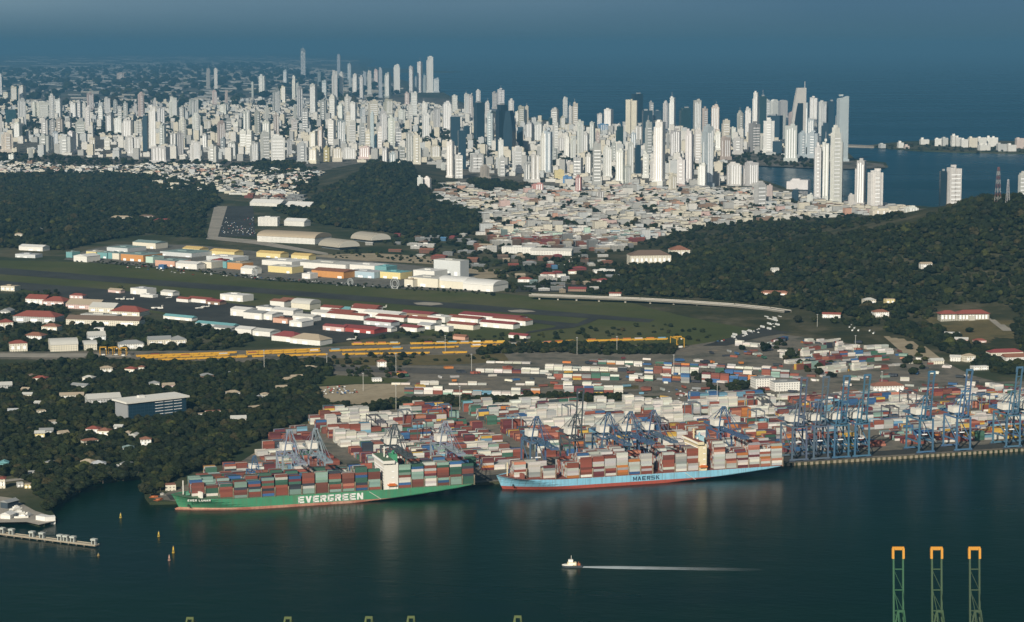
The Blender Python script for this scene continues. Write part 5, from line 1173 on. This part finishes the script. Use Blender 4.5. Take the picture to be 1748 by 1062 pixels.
# ---- ship-to-shore cranes
def crane(boom_up, white_house=True, g=30.0, leg=39.0, boomL=54.0, hw=8.7, apexh=24.0, tipc=None):
    """local axes: x along the quay, -y towards the water, origin midway between the waterside legs; returns the Empty"""
    t = thing('quay_crane', (0,0,0)); A = lambda nm, mb, m=M_STEEL, par=t, tint=1: (lambda o: (o.__setitem__('tint', tint) if tint else None, o)[1])(part(nm, mb, m, par))
    for x in (-hw, hw):
        for y in (0, g): A('leg', MB().bar((x,y,1.6),(x*.96,y,leg),1.5,1.7))
    for y in (0, g): A('sill_beam', MB().bar((-hw-2.4,y,2),(hw+2.4,y,2),1.5,1.6)); A('wheel_bogie', MB().box(-hw-4,-hw+4,y-.7,y+.7,0,1.4).box(hw-4,hw+4,y-.7,y+.7,0,1.4), M_STEEL, t, 0).color = (.05,.06,.08,1)
    for y in (0, g): A('cross_beam', MB().bar((-hw,y,leg-1.2),(hw,y,leg-1.2),1.5,2))
    for x in (-hw, hw): A('portal_beam', MB().bar((x,0,13),(x,g,13),1.1,1.6)); A('side_brace', MB().bar((x,0,13),(x,g,leg-2),.8)); A('top_beam', MB().bar((x*.96,0,leg-1),(x*.96,g,leg-1),1.2,1.6))
    gh = leg+1.6
    A('main_girder', MB().bar((-3.2,-3,gh),(-3.2,g+20,gh),1.1,2).bar((3.2,-3,gh),(3.2,g+20,gh),1.1,2).bar((-3.2,g+20,gh),(3.2,g+20,gh),1,1.6).bar((-3.2,g*.5,gh),(3.2,g*.5,gh),.8).bar((-3.2,-3,gh),(3.2,-3,gh),.8))
    ap = (0, 3, gh+apexh)
    A('apex_frame', MB().bar((-hw*.8,0,leg),(-1.8,3,ap[2]),1.1).bar((hw*.8,0,leg),(1.8,3,ap[2]),1.1).bar((-2.4,3,ap[2]),(2.4,3,ap[2]),1.2,1.6).bar((-hw*.45,1.6,leg+apexh*.5),(hw*.45,1.6,leg+apexh*.5),.8))
    A('back_stay', MB().bar((-2,3,ap[2]),(-3.2,g,gh+1),.7).bar((2,3,ap[2]),(3.2,g,gh+1),.7)); A('rear_stay', MB().bar((-1.5,3,ap[2]),(-3.2,g+18,gh+1),.35).bar((1.5,3,ap[2]),(3.2,g+18,gh+1),.35))
    e = rad(82) if boom_up else 0; ey, ez = -math.cos(e)*boomL, math.sin(e)*boomL
    bm_ = MB(); h0 = Vector((0,-3,gh)); dv = Vector((0,ey,ez))
    for x in (-3.2, 3.2): bm_.bar(h0+Vector((x,0,0)), h0+dv+Vector((x,0,0)), 1.1, 1.9)
    for f in (.2,.4,.6,.8): bm_.bar(h0+dv*f+Vector((-3.2,0,0)), h0+dv*f+Vector((3.2,0,0)), .7)
    for f in ((0,.2),(.2,.4),(.4,.6),(.6,.8)): bm_.bar(h0+dv*f[0]+Vector((-3.2,0,0)), h0+dv*f[1]+Vector((3.2,0,0)), .3)
    bo = A('boom', bm_)
    tp_ = MB().bar(h0+dv+Vector((-4,0,0)), h0+dv+Vector((4,0,0)), 1.4, 2.2)
    for x in (-3.5, 3.5): tp_.bar(h0+dv*.9+Vector((x,0,0)), h0+dv+Vector((x,0,0)), 1.5, 2.3)
    A('boom_tip', tp_, M_STEEL, bo, 0 if tipc else 1)
    if tipc: bo.children[0].color = (*tipc, 1)
    if not boom_up: A('fore_stay', MB().bar((-1.8,3,ap[2]),h0+dv*.55+Vector((-3.2,0,1)),.5).bar((1.8,3,ap[2]),h0+dv*.55+Vector((3.2,0,1)),.5).bar((-1.2,3,ap[2]),h0+dv*.95+Vector((-3.2,0,1)),.35).bar((1.2,3,ap[2]),h0+dv*.95+Vector((3.2,0,1)),.35))
    else: A('fore_stay', MB().bar((-1.8,3,ap[2]),h0+dv*.62+Vector((-3,0,0)),.4).bar((1.8,3,ap[2]),h0+dv*.62+Vector((3,0,0)),.4))
    H = A('machinery_house', MB().box(-6,5.5,g*.45,g*.45+13,gh+1.2,gh+7.6), M_SHIPW, t, 0); A('house_roof', MB().box(-6.3,5.8,g*.45-.3,g*.45+13.3,gh+7.6,gh+8), M_SHIPW, H, 0)
    A('operator_cabin', MB().box(4.2,6.6,4,7,gh-4.2,gh-1.4), M_SHIPW, t, 0); A('spreader', MB().box(-6,6,8,10.2,leg*.5,leg*.5+.8).bar((-2.5,9,leg*.5),(-2.5,9,gh),.15).bar((2.5,9,leg*.5),(2.5,9,gh),.15), M_STEEL, t, 0)
    A('stair_tower', MB().bar((hw-.2,g+1.2,2),(hw-.2,g+1.2,leg),1.3,1.3))
    return t
BLUE, GREYB, DGREY, PALEG = (.065,.155,.25), (.10,.14,.19), (.07,.085,.10), (.24,.28,.33)
proto = {True: crane(True), False: crane(False)}; used_p = {True: False, False: False}
def place_crane(x, up, col, lab, sc=1.0, d=4.0, turn=0.0):
    o = proto[up] if not used_p[up] else copy_tree(proto[up]); used_p[up] = True
    s = s_at(x, d, LZ); o.location = q(s, d, LZ+.55); o.rotation_euler = (0, 0, TH+turn); o.scale = (sc,)*3
    for ch in o.children:
        for c in [ch]+list(ch.children):
            if c.get('tint'): c.color = (*tuple(a*rp.uniform(.93,1.07) for a in col), 1)
    tag(o, lab, 'crane', 'ship-to-shore cranes along the quay'); return o
place_crane(436, False, (.06,.12,.24), 'small dark blue quay crane behind the green ship bow', .62)
for x, up, col, lab in [(497, False, PALEG, 'pale grey quay crane over the green ship, boom down, nearest its bow'), (541, False, PALEG, 'pale grey quay crane with lowered boom, middle of the green ship'),(676, False, DGREY, 'dark grey quay crane right behind the green ship bridge'),
    (762, False, PALEG, 'pale grey quay crane with lowered boom above the green ship stern'),(918, False, (.07,.12,.20), 'blue quay crane with lowered boom above the pale blue ship bow'),(985, True, DGREY, 'dark quay crane with raised boom between blue cranes of the pale blue ship'),
    (1040, False, (.07,.12,.20), 'blue quay crane with lowered boom before tall white stacks, first of two close together'),(1078, False, (.07,.12,.20), 'blue quay crane with lowered boom before tall white stacks, second of two close together'),
    (1117, False, (.09,.13,.2), 'dark blue quay crane just ahead of the cream bridge block'),(1236, False, (.07,.12,.21), 'blue quay crane with lowered boom behind the cream bridge block'),
    (1364, True, GREYB, 'grey-blue quay crane with raised boom right behind the pale blue ship stern'),(1401, True, GREYB, 'grey-blue quay crane with raised boom, next after the one at the ship stern'),(1436, True, BLUE, 'bright blue quay crane, boom raised, third past the ship stern'),
    (1471, True, BLUE, 'bright blue quay crane, boom raised, last of the close group past the ship stern'),(1580, True, BLUE, 'bright blue quay crane with raised boom standing alone on the empty quay'),(1644, True, (.08,.16,.28), 'darker blue quay crane with raised boom before yellow container stacks'),
    (1729, True, (.08,.17,.26), 'blue quay crane with raised boom close to the picture edge'),(1764, True, (.08,.17,.26), 'blue quay crane cut off by the picture edge')]: place_crane(x, up, col, lab)
# the near cranes on the opposite shore
GRN, TIP = (.055,.13,.075), (.60,.28,.04)
nu = crane(True, leg=48, boomL=70, apexh=30, tipc=TIP); nd = crane(False, leg=48, boomL=60, apexh=27, tipc=TIP)
def near_crane(o, x, Y, col, lab):
    k = (x-874)/F; z = 90 if o.name.startswith('q') else 90; dep = Y*cp-(z-CH)*sp
    o.location = (k*dep, Y, LZ); o.rotation_euler = (0, 0, math.pi); tag(o, lab, 'crane', 'cranes on the near shore')
    for ch in o.children:
        for c in [ch]+list(ch.children):
            if c.get('tint'): c.color = (*col, 1)
for j, (x, col, lab) in enumerate([(1537, (.04,.115,.06), 'green crane with orange boom tip rising from the lower picture edge, nearest the tug side'), (1603, (.055,.095,.05), 'green crane with orange boom tip between two like it'), (1668, (.055,.085,.05), 'olive crane with orange boom tip, outermost of three risen booms')]):
    near_crane(nu if j == 0 else copy_tree(nu), x, 1452, col, lab)
for j, (x, lab) in enumerate([(325, 'crane top just showing at the lower edge below the buoys'),(492, 'crane top just showing at the lower edge below the green ship lettering'),(630, 'crane top at the lower edge, first of two close together'),(702, 'crane top at the lower edge, second of two close together'),(884, 'crane top just showing at the lower edge below the tug')]):
    near_crane(nd if j == 0 else copy_tree(nd), x, 1452-(7-j), (.10,.13,.05), lab)
# ---- yard gantries
def gantry(nm, w, d, h):
    t = thing(nm, (0,0,0))
    for y in (-d/2, d/2):
        for x in (-w/2, w/2): o = part('leg', MB().bar((x,y,1.2),(x,y,h),.9), M_STEEL, t); o['tint'] = 1
        o = part('wheel_bogie', MB().box(-w/2-1.5,w/2+1.5,y-.5,y+.5,0,1.3), M_STEEL, t); o.color = (.05,.05,.05,1)
    for x in (-w/2, w/2): o = part('top_girder', MB().bar((x,-d/2,h),(x,d/2,h),1.1,1.5), M_STEEL, t); o['tint'] = 1
    o = part('trolley', MB().box(-w/2,w/2,-3,2,h+.7,h+2.2), M_STEEL, t); o['tint'] = 1
    part('operator_cabin', MB().box(w/2-2,w/2,-5,-3,h-2.6,h-.7), M_SHIPW, t); part('engine_box', MB().box(-3,3,-d/2-1.6,-d/2-.4,1.5,4), M_SHIPW, t)
    return t
g0 = gantry('yard_gantry', 11, 24, 21)
spots = [(640,742),(690,730),(668,764),(720,752),(880,742),(760,722),(1130,748),(980,726),(1290,730),(1180,716),(1365,712),(1300,704),(1430,706),(1560,700),(1680,704),(1525,726)]
for j, (x, y) in enumerate(spots):
    o = g0 if j == 0 else copy_tree(g0); P = gp(x, y); s, d = to_q(P); d = 62+round((d-62)/25)*25+6.5; o.location = q(s, d, LZ+.25); o.rotation_euler = (0,0,TH); col = rp.choice([(.16,.18,.20),(.10,.14,.20),(.10,.10,.11),(.25,.27,.28)])
    for c in o.children:
        if c.get('tint'): c.color = (*col, 1)
    tag(o, None, 'crane', 'gantries straddling the yard stacks'); later(o, 'rubber-tyred yard gantry over container stacks', 'behind the green ship' if x < 830 else 'behind the pale blue ship' if x < 1340 else 'behind the raised blue cranes', x)
YEL = (.60,.33,.035)
g1 = gantry('rail_gantry', 12, 26, 15)
for j, (x, y, tn, lab) in enumerate([(1156,593,.3,'yellow rail gantry at the far end of the loaded train'),(176,606,.2,'yellow rail gantry at the near end of the tracks, first in a huddle of three'),(194,606,.5,'yellow rail gantry in the middle of a huddle of three'),(211,607,.1,'yellow rail gantry nearest the wagons in a huddle of three')]):
    o = g1 if j == 0 else copy_tree(g1); o.location = gp(x, y, LZ+.3); o.rotation_euler = (0,0,tn); o.scale = (1,1,1) if j == 0 else (.75,.75,.72)
    for c in o.children:
        if c.get('tint'): c.color = (*YEL, 1)
    tag(o, lab, 'crane', 'rail gantries')
# ---- trains of yellow flat wagons, some loaded
def wagon():
    t = thing('flat_wagon', (0,0,0)); part('wagon_bed', MB().box(-8.6,8.6,-1.3,1.3,1.0,1.6).box(-7,7,-1.4,-1.2,.5,2.9).box(-7,7,1.2,1.4,.5,2.9).box(-9,-7.4,-1.4,1.4,.9,3.2).box(7.4,9,-1.4,1.4,.9,3.2).box(-.5,.5,-1.42,1.42,.5,3.1), M_STEEL, t, YEL)
    for x in (-6.6, 6.6): o = part('bogie', MB().box(x-1.6,x+1.6,-1.1,1.1,.1,1.0), M_STEEL, t); o.color = (.04,.04,.04,1)
    return t
w0 = wagon(); nw = 0
def train(pts, gapn, load, words, skip=0):
    global nw
    W3 = [gp(x, y, LZ+.25) for x, y in pts]
    for a, b in zip(W3, W3[1:]):
        dv = (b-a).normalized(); n = int((b-a).length/18.6); ang = math.atan2(dv.y, dv.x)
        for i in range(n):
            if rp.random() < gapn: continue
            P = a+dv*(i+.5)*18.6; o = w0 if nw == 0 else copy_tree(w0); nw += 1; o.location = P; o.rotation_euler = (0,0,ang); y = rp.uniform(.8, 1.1)
            o.children[0].color = (YEL[0]*y, YEL[1]*y*rp.uniform(.9,1.1), YEL[2], 1)
            ld = rp.random() < load
            tag(o, None, 'wagon', 'yellow flat wagons on the rails'); later(o, 'yellow wagon with a container' if ld else 'empty yellow wagon', words, px(P)[0])
            if ld:
                k = rp.choice(['white','salmon','orange','orange','pale grey','rust-red','white','light blue','yellow']); c = obj('shipping_container', CONT_ME, None, shade(CC[k]), (P.x, P.y, P.z+1.92), ang)
                tag(c, None, 'container', 'containers on the train'); later(c, f'{k} container riding a yellow wagon', words, px(P)[0])
train([(240,612.5),(420,606),(562,600.5),(700,596),(868,591)], .04, .25, 'on the long middle track'); train([(868,591),(1000,583.5),(1143,580)], .02, .96, 'on the loaded far track')
train([(232,609.5),(420,602.5),(560,597)], .08, .15, 'on the track by the trunk road'); train([(270,616),(430,610),(562,606.5),(800,603)], .12, .05, 'on the nearest track'); train([(600,589),(700,588),(868,586)], .05, .95, 'on the back track')
# ---- light masts
mast0 = None
for x, y, h in [(451,634,30),(676,640,30),(805,636,26),(985,606,26),(1053,604,26),(1460,600,24),(1395,560,22),(1150,640,28),(1330,700,30),(676,700,32),(785,700,30),(620,668,24),(558,630,22),(1224,690,28),(760,600,24),(1505,670,28)]:
    if mast0 is None:
        t = mast0 = thing('light_mast', (0,0,0)); part('pole', MB().bar((0,0,0),(0,0,30),.55), M_STEEL, t, (.45,.44,.40)); part('lamp_ring', MB().lathe([(1.0,29),(1.6,29.6),(1.2,30.3)], 10), M_STEEL, t, (.4,.4,.4))
    else: t = copy_tree(mast0)
    t.location = gp(x, y); t.scale = (1,1,h/30); tag(t, None, 'light mast', 'tall light masts of the port'); later(t, 'slender grey light mast', 'along the rails and yards', x)
# ================================================================ ON THE WATER AND ROUND ABOUT
P = gp(978, 968, 0); t = thing('tugboat', P, rad(2), 'small white pilot boat with dark hull trailing a long white wake', 'boat')
part('hull', MB().poly([(-9.5,0),(-7,-2.2),(-3,-2.8),(8,-2.8),(8.6,-2),(8.6,2),(8,2.8),(-3,2.8),(-7,2.2)], -.6, 1.7), mat('boat_hull', (.05,.06,.07), .5, .1), t)
part('bulwark', MB().poly([(-9.7,0),(-7.1,-2.3),(-3,-2.95),(0,-2.95),(0,2.95),(-3,2.95),(-7.1,2.3)], 1.7, 2.5), M_SHIPW, t)
c = part('cabin', MB().box(-5,3,-2,2,1.7,4.4), M_SHIPC, t); part('wheelhouse', MB().box(-4,0,-1.7,1.7,4.4,6.8), M_SHIPW, c); strip('window', c, -4.05, 0, 5.2, .2, 3, 1); strip('window', c, -2, -1.75, 5.2, 3.4, .2, 1); strip('window', c, -1, -2.05, 2.8, 6, .2, .8)
part('mast', MB().bar((-1.5,0,6.8),(-1.5,0,10.5),.25).bar((-1.5,-1.2,9),(-1.5,1.2,9),.2), M_SHIPW, t); part('aft_deck_gear', MB().box(4,6.5,-1.6,1.6,1.7,3.4).bar((5,0,3.4),(5,0,5),.4), M_STEEL, t, (.35,.12,.06))
foam = bpy.data.materials.new('wake_foam'); foam.use_nodes = True; ft = foam.node_tree; fb = ft.nodes['Principled BSDF']; fb.inputs['Base Color'].default_value = (.42,.47,.48,1); fb.inputs['Roughness'].default_value = .7
fg = N(ft, 'ShaderNodeTexCoord'); fs = N(ft, 'ShaderNodeSeparateXYZ'); ft.links.new(fg.outputs['Object'], fs.inputs[0]); fm = N(ft, 'ShaderNodeMapping'); fm.inputs['Scale'].default_value = (.12, 1.1, 1); ft.links.new(fg.outputs['Object'], fm.inputs[0])
fa = math_n(ft, 'MULTIPLY', math_n(ft, 'MULTIPLY_ADD', noise_pos(ft, .9, 6, fm.outputs[0], .7), 2.6, -.35, True), math_n(ft, 'POWER', math_n(ft, 'MULTIPLY_ADD', fs.outputs[0], -1/165, 1.0, True), 1.6)); ft.links.new(math_n(ft, 'MULTIPLY', fa, 1.7, None, True), fb.inputs['Alpha'])
wk = MB(); NW = 40
for j in range(NW):
    a, b = j/NW*165, (j+1)/NW*165; wa, wb = 2.8+2.6*min(1, a/30), 2.8+2.6*min(1, b/30); h = lambda x: .35*max(0, 1-x/160)+.04
    wk.quad((a,-wa,.03),(b,-wb,.03),(b,0,h(b)),(a,0,h(a))); wk.quad((a,0,h(a)),(b,0,h(b)),(b,wb,.03),(a,wa,.03))
o = obj('wake_foam', wk.mesh('wake_foam', foam), None, None, (P.x+8, P.y+.3, 0), rad(-4)); tag(o, 'long white wake trailing behind the pilot boat', 'wake', kind='stuff')
for x, y, col, lab, h in [(206,884,(.55,.42,.10),'yellow buoy nearest the wooded cove',4.5),(271,916,(.55,.40,.08),'yellow buoy between the cove and the green ship bow',4.5),(296,944,(.58,.40,.06),'taller yellow buoy, nearer the green ship, of a pair',6),(289,957,(.45,.28,.22),'pinkish red buoy, lower of a pair',5),(168,949,(.32,.24,.10),'low brown buoy off the jetty end',2.2)]:
    t = thing('buoy', gp(x, y, 0), 0, lab, 'buoy', 'channel buoys'); part('float', MB().lathe([(.9,-.4),(1.3,0),(1.3,.7),(.8,1.0)], 12), M_STEEL, t, tuple(a*.7 for a in col))
    part('tower', MB().bar((-.7,-.5,.9),(-.15,0,h),.3).bar((.7,-.5,.9),(.15,0,h),.3).bar((0,.8,.9),(0,.15,h),.3).box(-.55,.55,-.55,.55,h*.45,h*.85), M_STEEL, t, col); part('lantern', MB().lathe([(.25,h),(.25,h+.5),(.1,h+.7)], 8), M_STEEL, t, (.3,.3,.3))
# jetty with mooring shelters
a, b = gp(-30, 906, 2.2), gp(166, 930, 2.2); L = (b-a).length; ang = math.atan2(b.y-a.y, b.x-a.x); t = thing('jetty', (a.x, a.y, 0), ang, 'long narrow concrete jetty with a tan deck running out from the left shore', 'jetty')
part('deck', MB().box(0,L,-3.2,3.2,1.2,2.2,bottom=True), mat('jetty_deck', (.30,.25,.18), .9, .25, .2, col2=(.36,.31,.24)), t); part('kerb', MB().box(0,L,-3.3,-2.9,2.2,2.7).box(0,L,2.9,3.3,2.2,2.7), M_PLAIN, t, (.40,.36,.28))
for j in range(int(L/9)): part('pile', MB().box(j*9+3,j*9+4.2,-2.6,2.6,-2,1.25), M_PLAIN, t, (.18,.16,.13))
for x in (4,20,55,72,103,113,125,161):
    s = (gp(x, 906+(x+30)*.122, 2.2)-a).length; P = a+(b-a).normalized()*s; e = thing('mooring_shelter', (P.x, P.y, 2.2), ang, None, 'shelter', 'shelters on the jetty')
    for xx in (-1.8, 1.8): part('post', MB().box(xx-.45,xx+.45,-1.6,1.6,0,3.8), M_PLAIN, e, (.42,.45,.42))
    part('canopy', MB().box(-2.7,2.7,-2.2,2.2,3.8,5.4), M_PLAIN, e, (.46,.48,.44)); part('ladder', MB().bar((2.7,-1,0),(2.7,-1,5),.2), M_STEEL, e, (.4,.4,.4)); later(e, 'pale two-legged mooring shelter', 'on the narrow jetty', x)
# marina quay, sheds and boats on the spit
for x0,x1,y,h,d,yw,wl,rk,rc,lab in [(0,18,886,4,12,-14,'white','gable','white','long white boat shed on the marina spit'),(0,14,868,6,16,-30,'dark','gable','grey','dark-roofed hall on the marina spit'),(60,78,889,4,8,-30,'white','flat','white','white pontoon shed at the spit tip'),(78,94,890,4,7,18,'white','flat','white','white covered berth at the very spit tip')]:
    bldg(x0,x1,y,h,d,yw,wl,rk,rc,'boat_shed','shed',lab,'marina sheds',plain=True)
def boat(L, col):
    t = thing('motor_yacht', (0,0,0)); w = L*.15
    part('hull', MB().poly([(-L/2,0),(-L*.25,-w),(L/2,-w*.9),(L/2,w*.9),(-L*.25,w)], -.4, L*.09), M_SHIPW, t); part('cabin', MB().box(-L*.15,L*.3,-w*.7,w*.7,L*.09,L*.2).box(-L*.02,L*.2,-w*.5,w*.5,L*.2,L*.27), M_SHIPW, t); strip('window', t, L*.07, -w*.72, L*.12, L*.4, .1, L*.05)
    return t
b0 = boat(14, 0)
for j, (x, y, a_, lab) in enumerate([(22,880,.3,'white motor yacht behind the boat shed'),(30,877,.5,'white motor yacht ashore on the spit, bow outward'),(36,884,.2,'white motor yacht near the spit edge'),(26,870,.8,'white motor yacht by the dark-roofed hall'),(20,862,.9,'white motor yacht up the spit track'),(46,882,1.2,'white motor yacht next to bushes on the spit')]):
    o = b0 if j == 0 else copy_tree(b0); P = gp(x, y); o.location = (P.x, P.y, LZ+.4); o.rotation_euler = (0,0,a_); tag(o, lab, 'yacht', 'yachts laid up on the marina spit')
sheet('marina_quay', [(-60,893),(45,891),(66,896),(96,889),(88,881),(60,872),(20,850),(-60,840)], g_conc, .12); sheet('shore_track', [(-20,822),(40,815),(60,808),(60,811),(40,819),(-20,826)], g_conc, .3)
# mole at the green ship's bow: rough stone quay end, shed and orange gear
bldg(283,300,838,6,10,15,'cream','flat','rust','quay_shed','shed','cream quay shed with rust roof ahead of the green ship bow',None)
for j, (x, y, c, lab) in enumerate([(262,849,(.45,.14,.04),'heap of orange mooring gear on the quay corner'),(270,854,(.40,.13,.05),'second orange gear heap nearer the bow'),(277,845,(.45,.43,.38),'pale gear crate on the quay corner')]):
    P = gp(x, y); t = thing('mooring_gear', P, j, lab, 'gear'); part('fender_drum', MB().lathe([(2.2,0),(2.6,.8),(2.2,1.6)], 10), M_STEEL, t, c); part('pallet', MB().box(-4,3,-3,3,0,.4).box(2,5,-2,1,.4,1.8), M_STEEL, t, tuple(a*.7 for a in c))
# quay fenders: a broken row of pale blocks along the open quay wall
fd = MB().box(-1.6,1.6,-.9,.2,-2.0,1.9,bottom=True).mesh('quay_fender', mat('fender_block', (.33,.28,.20), .9, .25, .5))
s = s_at(1336, 0, 1)
while s < s_at(1760, 0, 1):
    o = obj('quay_fender', fd, None, None, q(s, -.45, 1.15), TH); tag(o, 'pale block fender on the open quay wall below the blue cranes', 'fender', 'fenders along the open quay wall'); s += rp.choice((6.5, 6.5, 7.5))
# aircraft
def plane():
    t = thing('parked_plane', (0,0,0)); part('fuselage', MB().lathe([(.1,-9),(.7,-8.3),(1.15,-6),(1.2,3),(.7,7),(.2,9)], 10), M_SHIPW, t).rotation_euler = (0, math.pi/2, 0); t.children[0].location = (0,0,2)
    part('wing', MB().poly([(-1.6,0),(-.2,-9.5),(1,-9.5),(1.4,0),(1,9.5),(-.2,9.5)], 2.6, 2.85), M_SHIPW, t); part('tail_fin', MB().box(6.8,8.8,-.12,.12,2.2,6), M_SHIPW, t); part('tailplane', MB().poly([(7,0),(7.8,-3.4),(8.7,-3.4),(8.8,0),(8.7,3.4),(7.8,3.4)], 5.6, 5.8), M_SHIPW, t)
    for y in (-3.4, 3.4): part('engine', MB().box(-2.4,.6,y-.5,y+.5,2.1,3.0), M_STEEL, t, (.35,.35,.36))
    return t
p0 = plane()
for j, (x, y, a_, sc, lab) in enumerate([(653,527,.5,.9,'white plane with its tail up behind the long white-roofed hangar'),(205,513,-.4,1.1,'white plane parked nose out by the folded-roof shed'),(222,513,-.2,.9,'white plane beside the nose-out one on the apron'),(268,529,-.3,1.3,'pale plane parked beyond the red hipped roof'),(350,526,.4,.9,'small plane before the terminal shed'),(340,528,.2,.8,'smaller plane close before the terminal shed'),(600,582,.6,1.0,'white plane parked in grass below the hangars'),(288,510,.6,.7,'light plane near the grey-ended shed on the grass')]):
    o = p0 if j == 0 else copy_tree(p0); P = gp(x, y); o.location = (P.x, P.y, LZ+.6); o.rotation_euler = (0,0,a_); o.scale = (sc,)*3; tag(o, lab, 'plane', 'planes parked round the airfield')
# cars and coaches
mbc = MB(); mbc.v = []; mbc.box(-2.2,2.2,-.88,.88,.35,.95,bottom=True); mbc.box(-1.2,1.5,-.78,.78,.95,1.45); n = len(mbc.v); [mbc.v.__setitem__(n-4+i, (mbc.v[n-4+i][0]*.78, mbc.v[n-4+i][1]*.85, 1.45)) for i in range(4)]
for x in (-1.4, 1.4):
    for y in (-.85, .85): mbc.box(x-.33,x+.33,y-.1,y+.1,0,.66)
CAR = mbc.mesh('parked_car', mat('car_paint', src='obj', rough=.3, var=.05, spec=.5)); BUS = MB().box(-5.8,5.8,-1.25,1.25,.4,3.1,bottom=True).box(-5.2,5.2,-1.0,1.0,3.1,3.3).box(-4,-3,-1.2,1.2,0,.5).box(3,4,-1.2,1.2,0,.5).mesh('parked_coach', MATS['car_paint'])
CARC = {'white':(.72,.72,.70),'silver':(.42,.43,.44),'dark grey':(.08,.085,.09),'red':(.35,.04,.03),'blue':(.05,.12,.28),'black':(.025,.025,.028)}
def cars(poly, n, ang, place, sp=(6, 13), bus=0):
    w3 = [gp(x, y) for x, y in poly]; c, s = math.cos(ang), math.sin(ang); us = [p.x*c+p.y*s for p in w3]; vs = [-p.x*s+p.y*c for p in w3]; L = []
    u = min(us)
    while u < max(us):
        v = min(vs)
        while v < max(vs):
            X, Y = u*c-v*s, u*s+v*c; x, y, _ = px((X, Y, LZ))
            if inpoly(x, y, poly): L.append((x, X, Y))
            v += sp[1]
        u += sp[0]
    rp.shuffle(L)
    for x, X, Y in L[:n]:
        k = rp.choice(['white']*4+['silver']*3+['dark grey','red','blue','black']); b = rp.random() < bus; k = 'white' if b else k
        o = obj('parked_coach' if b else 'parked_car', BUS if b else CAR, None, CARC[k], (X, Y, LZ+.65), ang+math.pi/2+rp.uniform(-.06,.06)); tag(o, None, 'coach' if b else 'car', 'vehicles parked '+place); later(o, f'{k} parked {"coach" if b else "car"}', place, x)
cars([(386,372),(434,372),(436,402),(402,402),(372,402)], 70, rad(-10), 'in the big car park beside the avenue'); cars([(880,489),(958,485),(1055,493),(1055,499),(960,497),(882,497)], 26, rad(5), 'in the car park by the red-roofed lodges')
cars([(1290,536),(1345,545),(1322,560),(1262,580),(1205,590),(1258,572),(1316,552)], 60, rad(20), 'on the curving coast road', (7, 8), .25); cars([(1430,552),(1500,566),(1490,574),(1425,560)], 16, rad(-15), 'on the road by the white lodges', (9, 9), .6)
cars([(216,458),(330,470),(470,480),(640,494),(640,488),(470,474),(330,464),(216,452)], 60, rad(-33), 'before the mall along the airfield fence', (8, 9)); cars([(540,664),(585,660),(612,664),(610,674),(560,676)], 34, rad(12), 'on the sand lot', (3.2, 6))
cars([(880,437),(990,437),(985,455),(870,455)], 40, rad(0), 'in the crowded lot below the white depot', (6, 12)); cars([(1100,664),(1290,672),(1290,688),(1100,690)], 40, rad(17), 'among the yard workshops', (8, 14))
# trees along the mall fence are in the verge; two lattice masts on the hill
for x, yt, yb, w, lab in [(1703,285,342,5.0,'red and white lattice radio mast on the wooded hill'),(1720,306,342,3.2,'thinner grey lattice mast beside the red and white one')]:
    P = tp(x, yb+8); h = ztop(P, yt)-P.z; t = thing('radio_mast', P, .4, lab, 'mast', 'masts on the hill'); n = 9
    for j in range(n):
        z0, z1 = h*j/n, h*(j+1)/n; w0_, w1_ = w*(1-.7*j/n), w*(1-.7*(j+1)/n); mb = MB(); cs = [(-1,-1),(1,-1),(1,1),(-1,1)]
        for a_ in range(4): b_ = (a_+1) % 4; mb.bar((cs[a_][0]*w0_,cs[a_][1]*w0_,z0),(cs[a_][0]*w1_,cs[a_][1]*w1_,z1),.55); mb.bar((cs[a_][0]*w0_,cs[a_][1]*w0_,z0),(cs[b_][0]*w1_,cs[b_][1]*w1_,z1),.4)
        part('mast_section', mb, M_STEEL, t, ((.20,.09,.085) if j % 2 == 0 else (.42,.41,.40)) if w > 4 else (.4,.4,.42))
    part('dish', MB().lathe([(.3,0),(1.6,.8)], 10), M_SHIPW, t).location = (0, -w*.5, h*.75)
finish_labels()
# ================================================================ AIR
hm = bpy.data.materials.new('air_haze'); hm.use_nodes = True; ht = hm.node_tree; ht.nodes.clear(); pv = N(ht, 'ShaderNodeVolumePrincipled'); pv.inputs['Color'].default_value = (.21,.56,.90,1); pv.inputs['Density'].default_value = 4.1e-5; pv.inputs['Anisotropy'].default_value = .25
ht.links.new(pv.outputs[0], N(ht, 'ShaderNodeOutputMaterial').inputs['Volume']); ho = obj('haze', MB().box(-62000,62000,-1500,108000,-3,540,bottom=True).mesh('haze', hm)); tag(ho, kind='stuff')
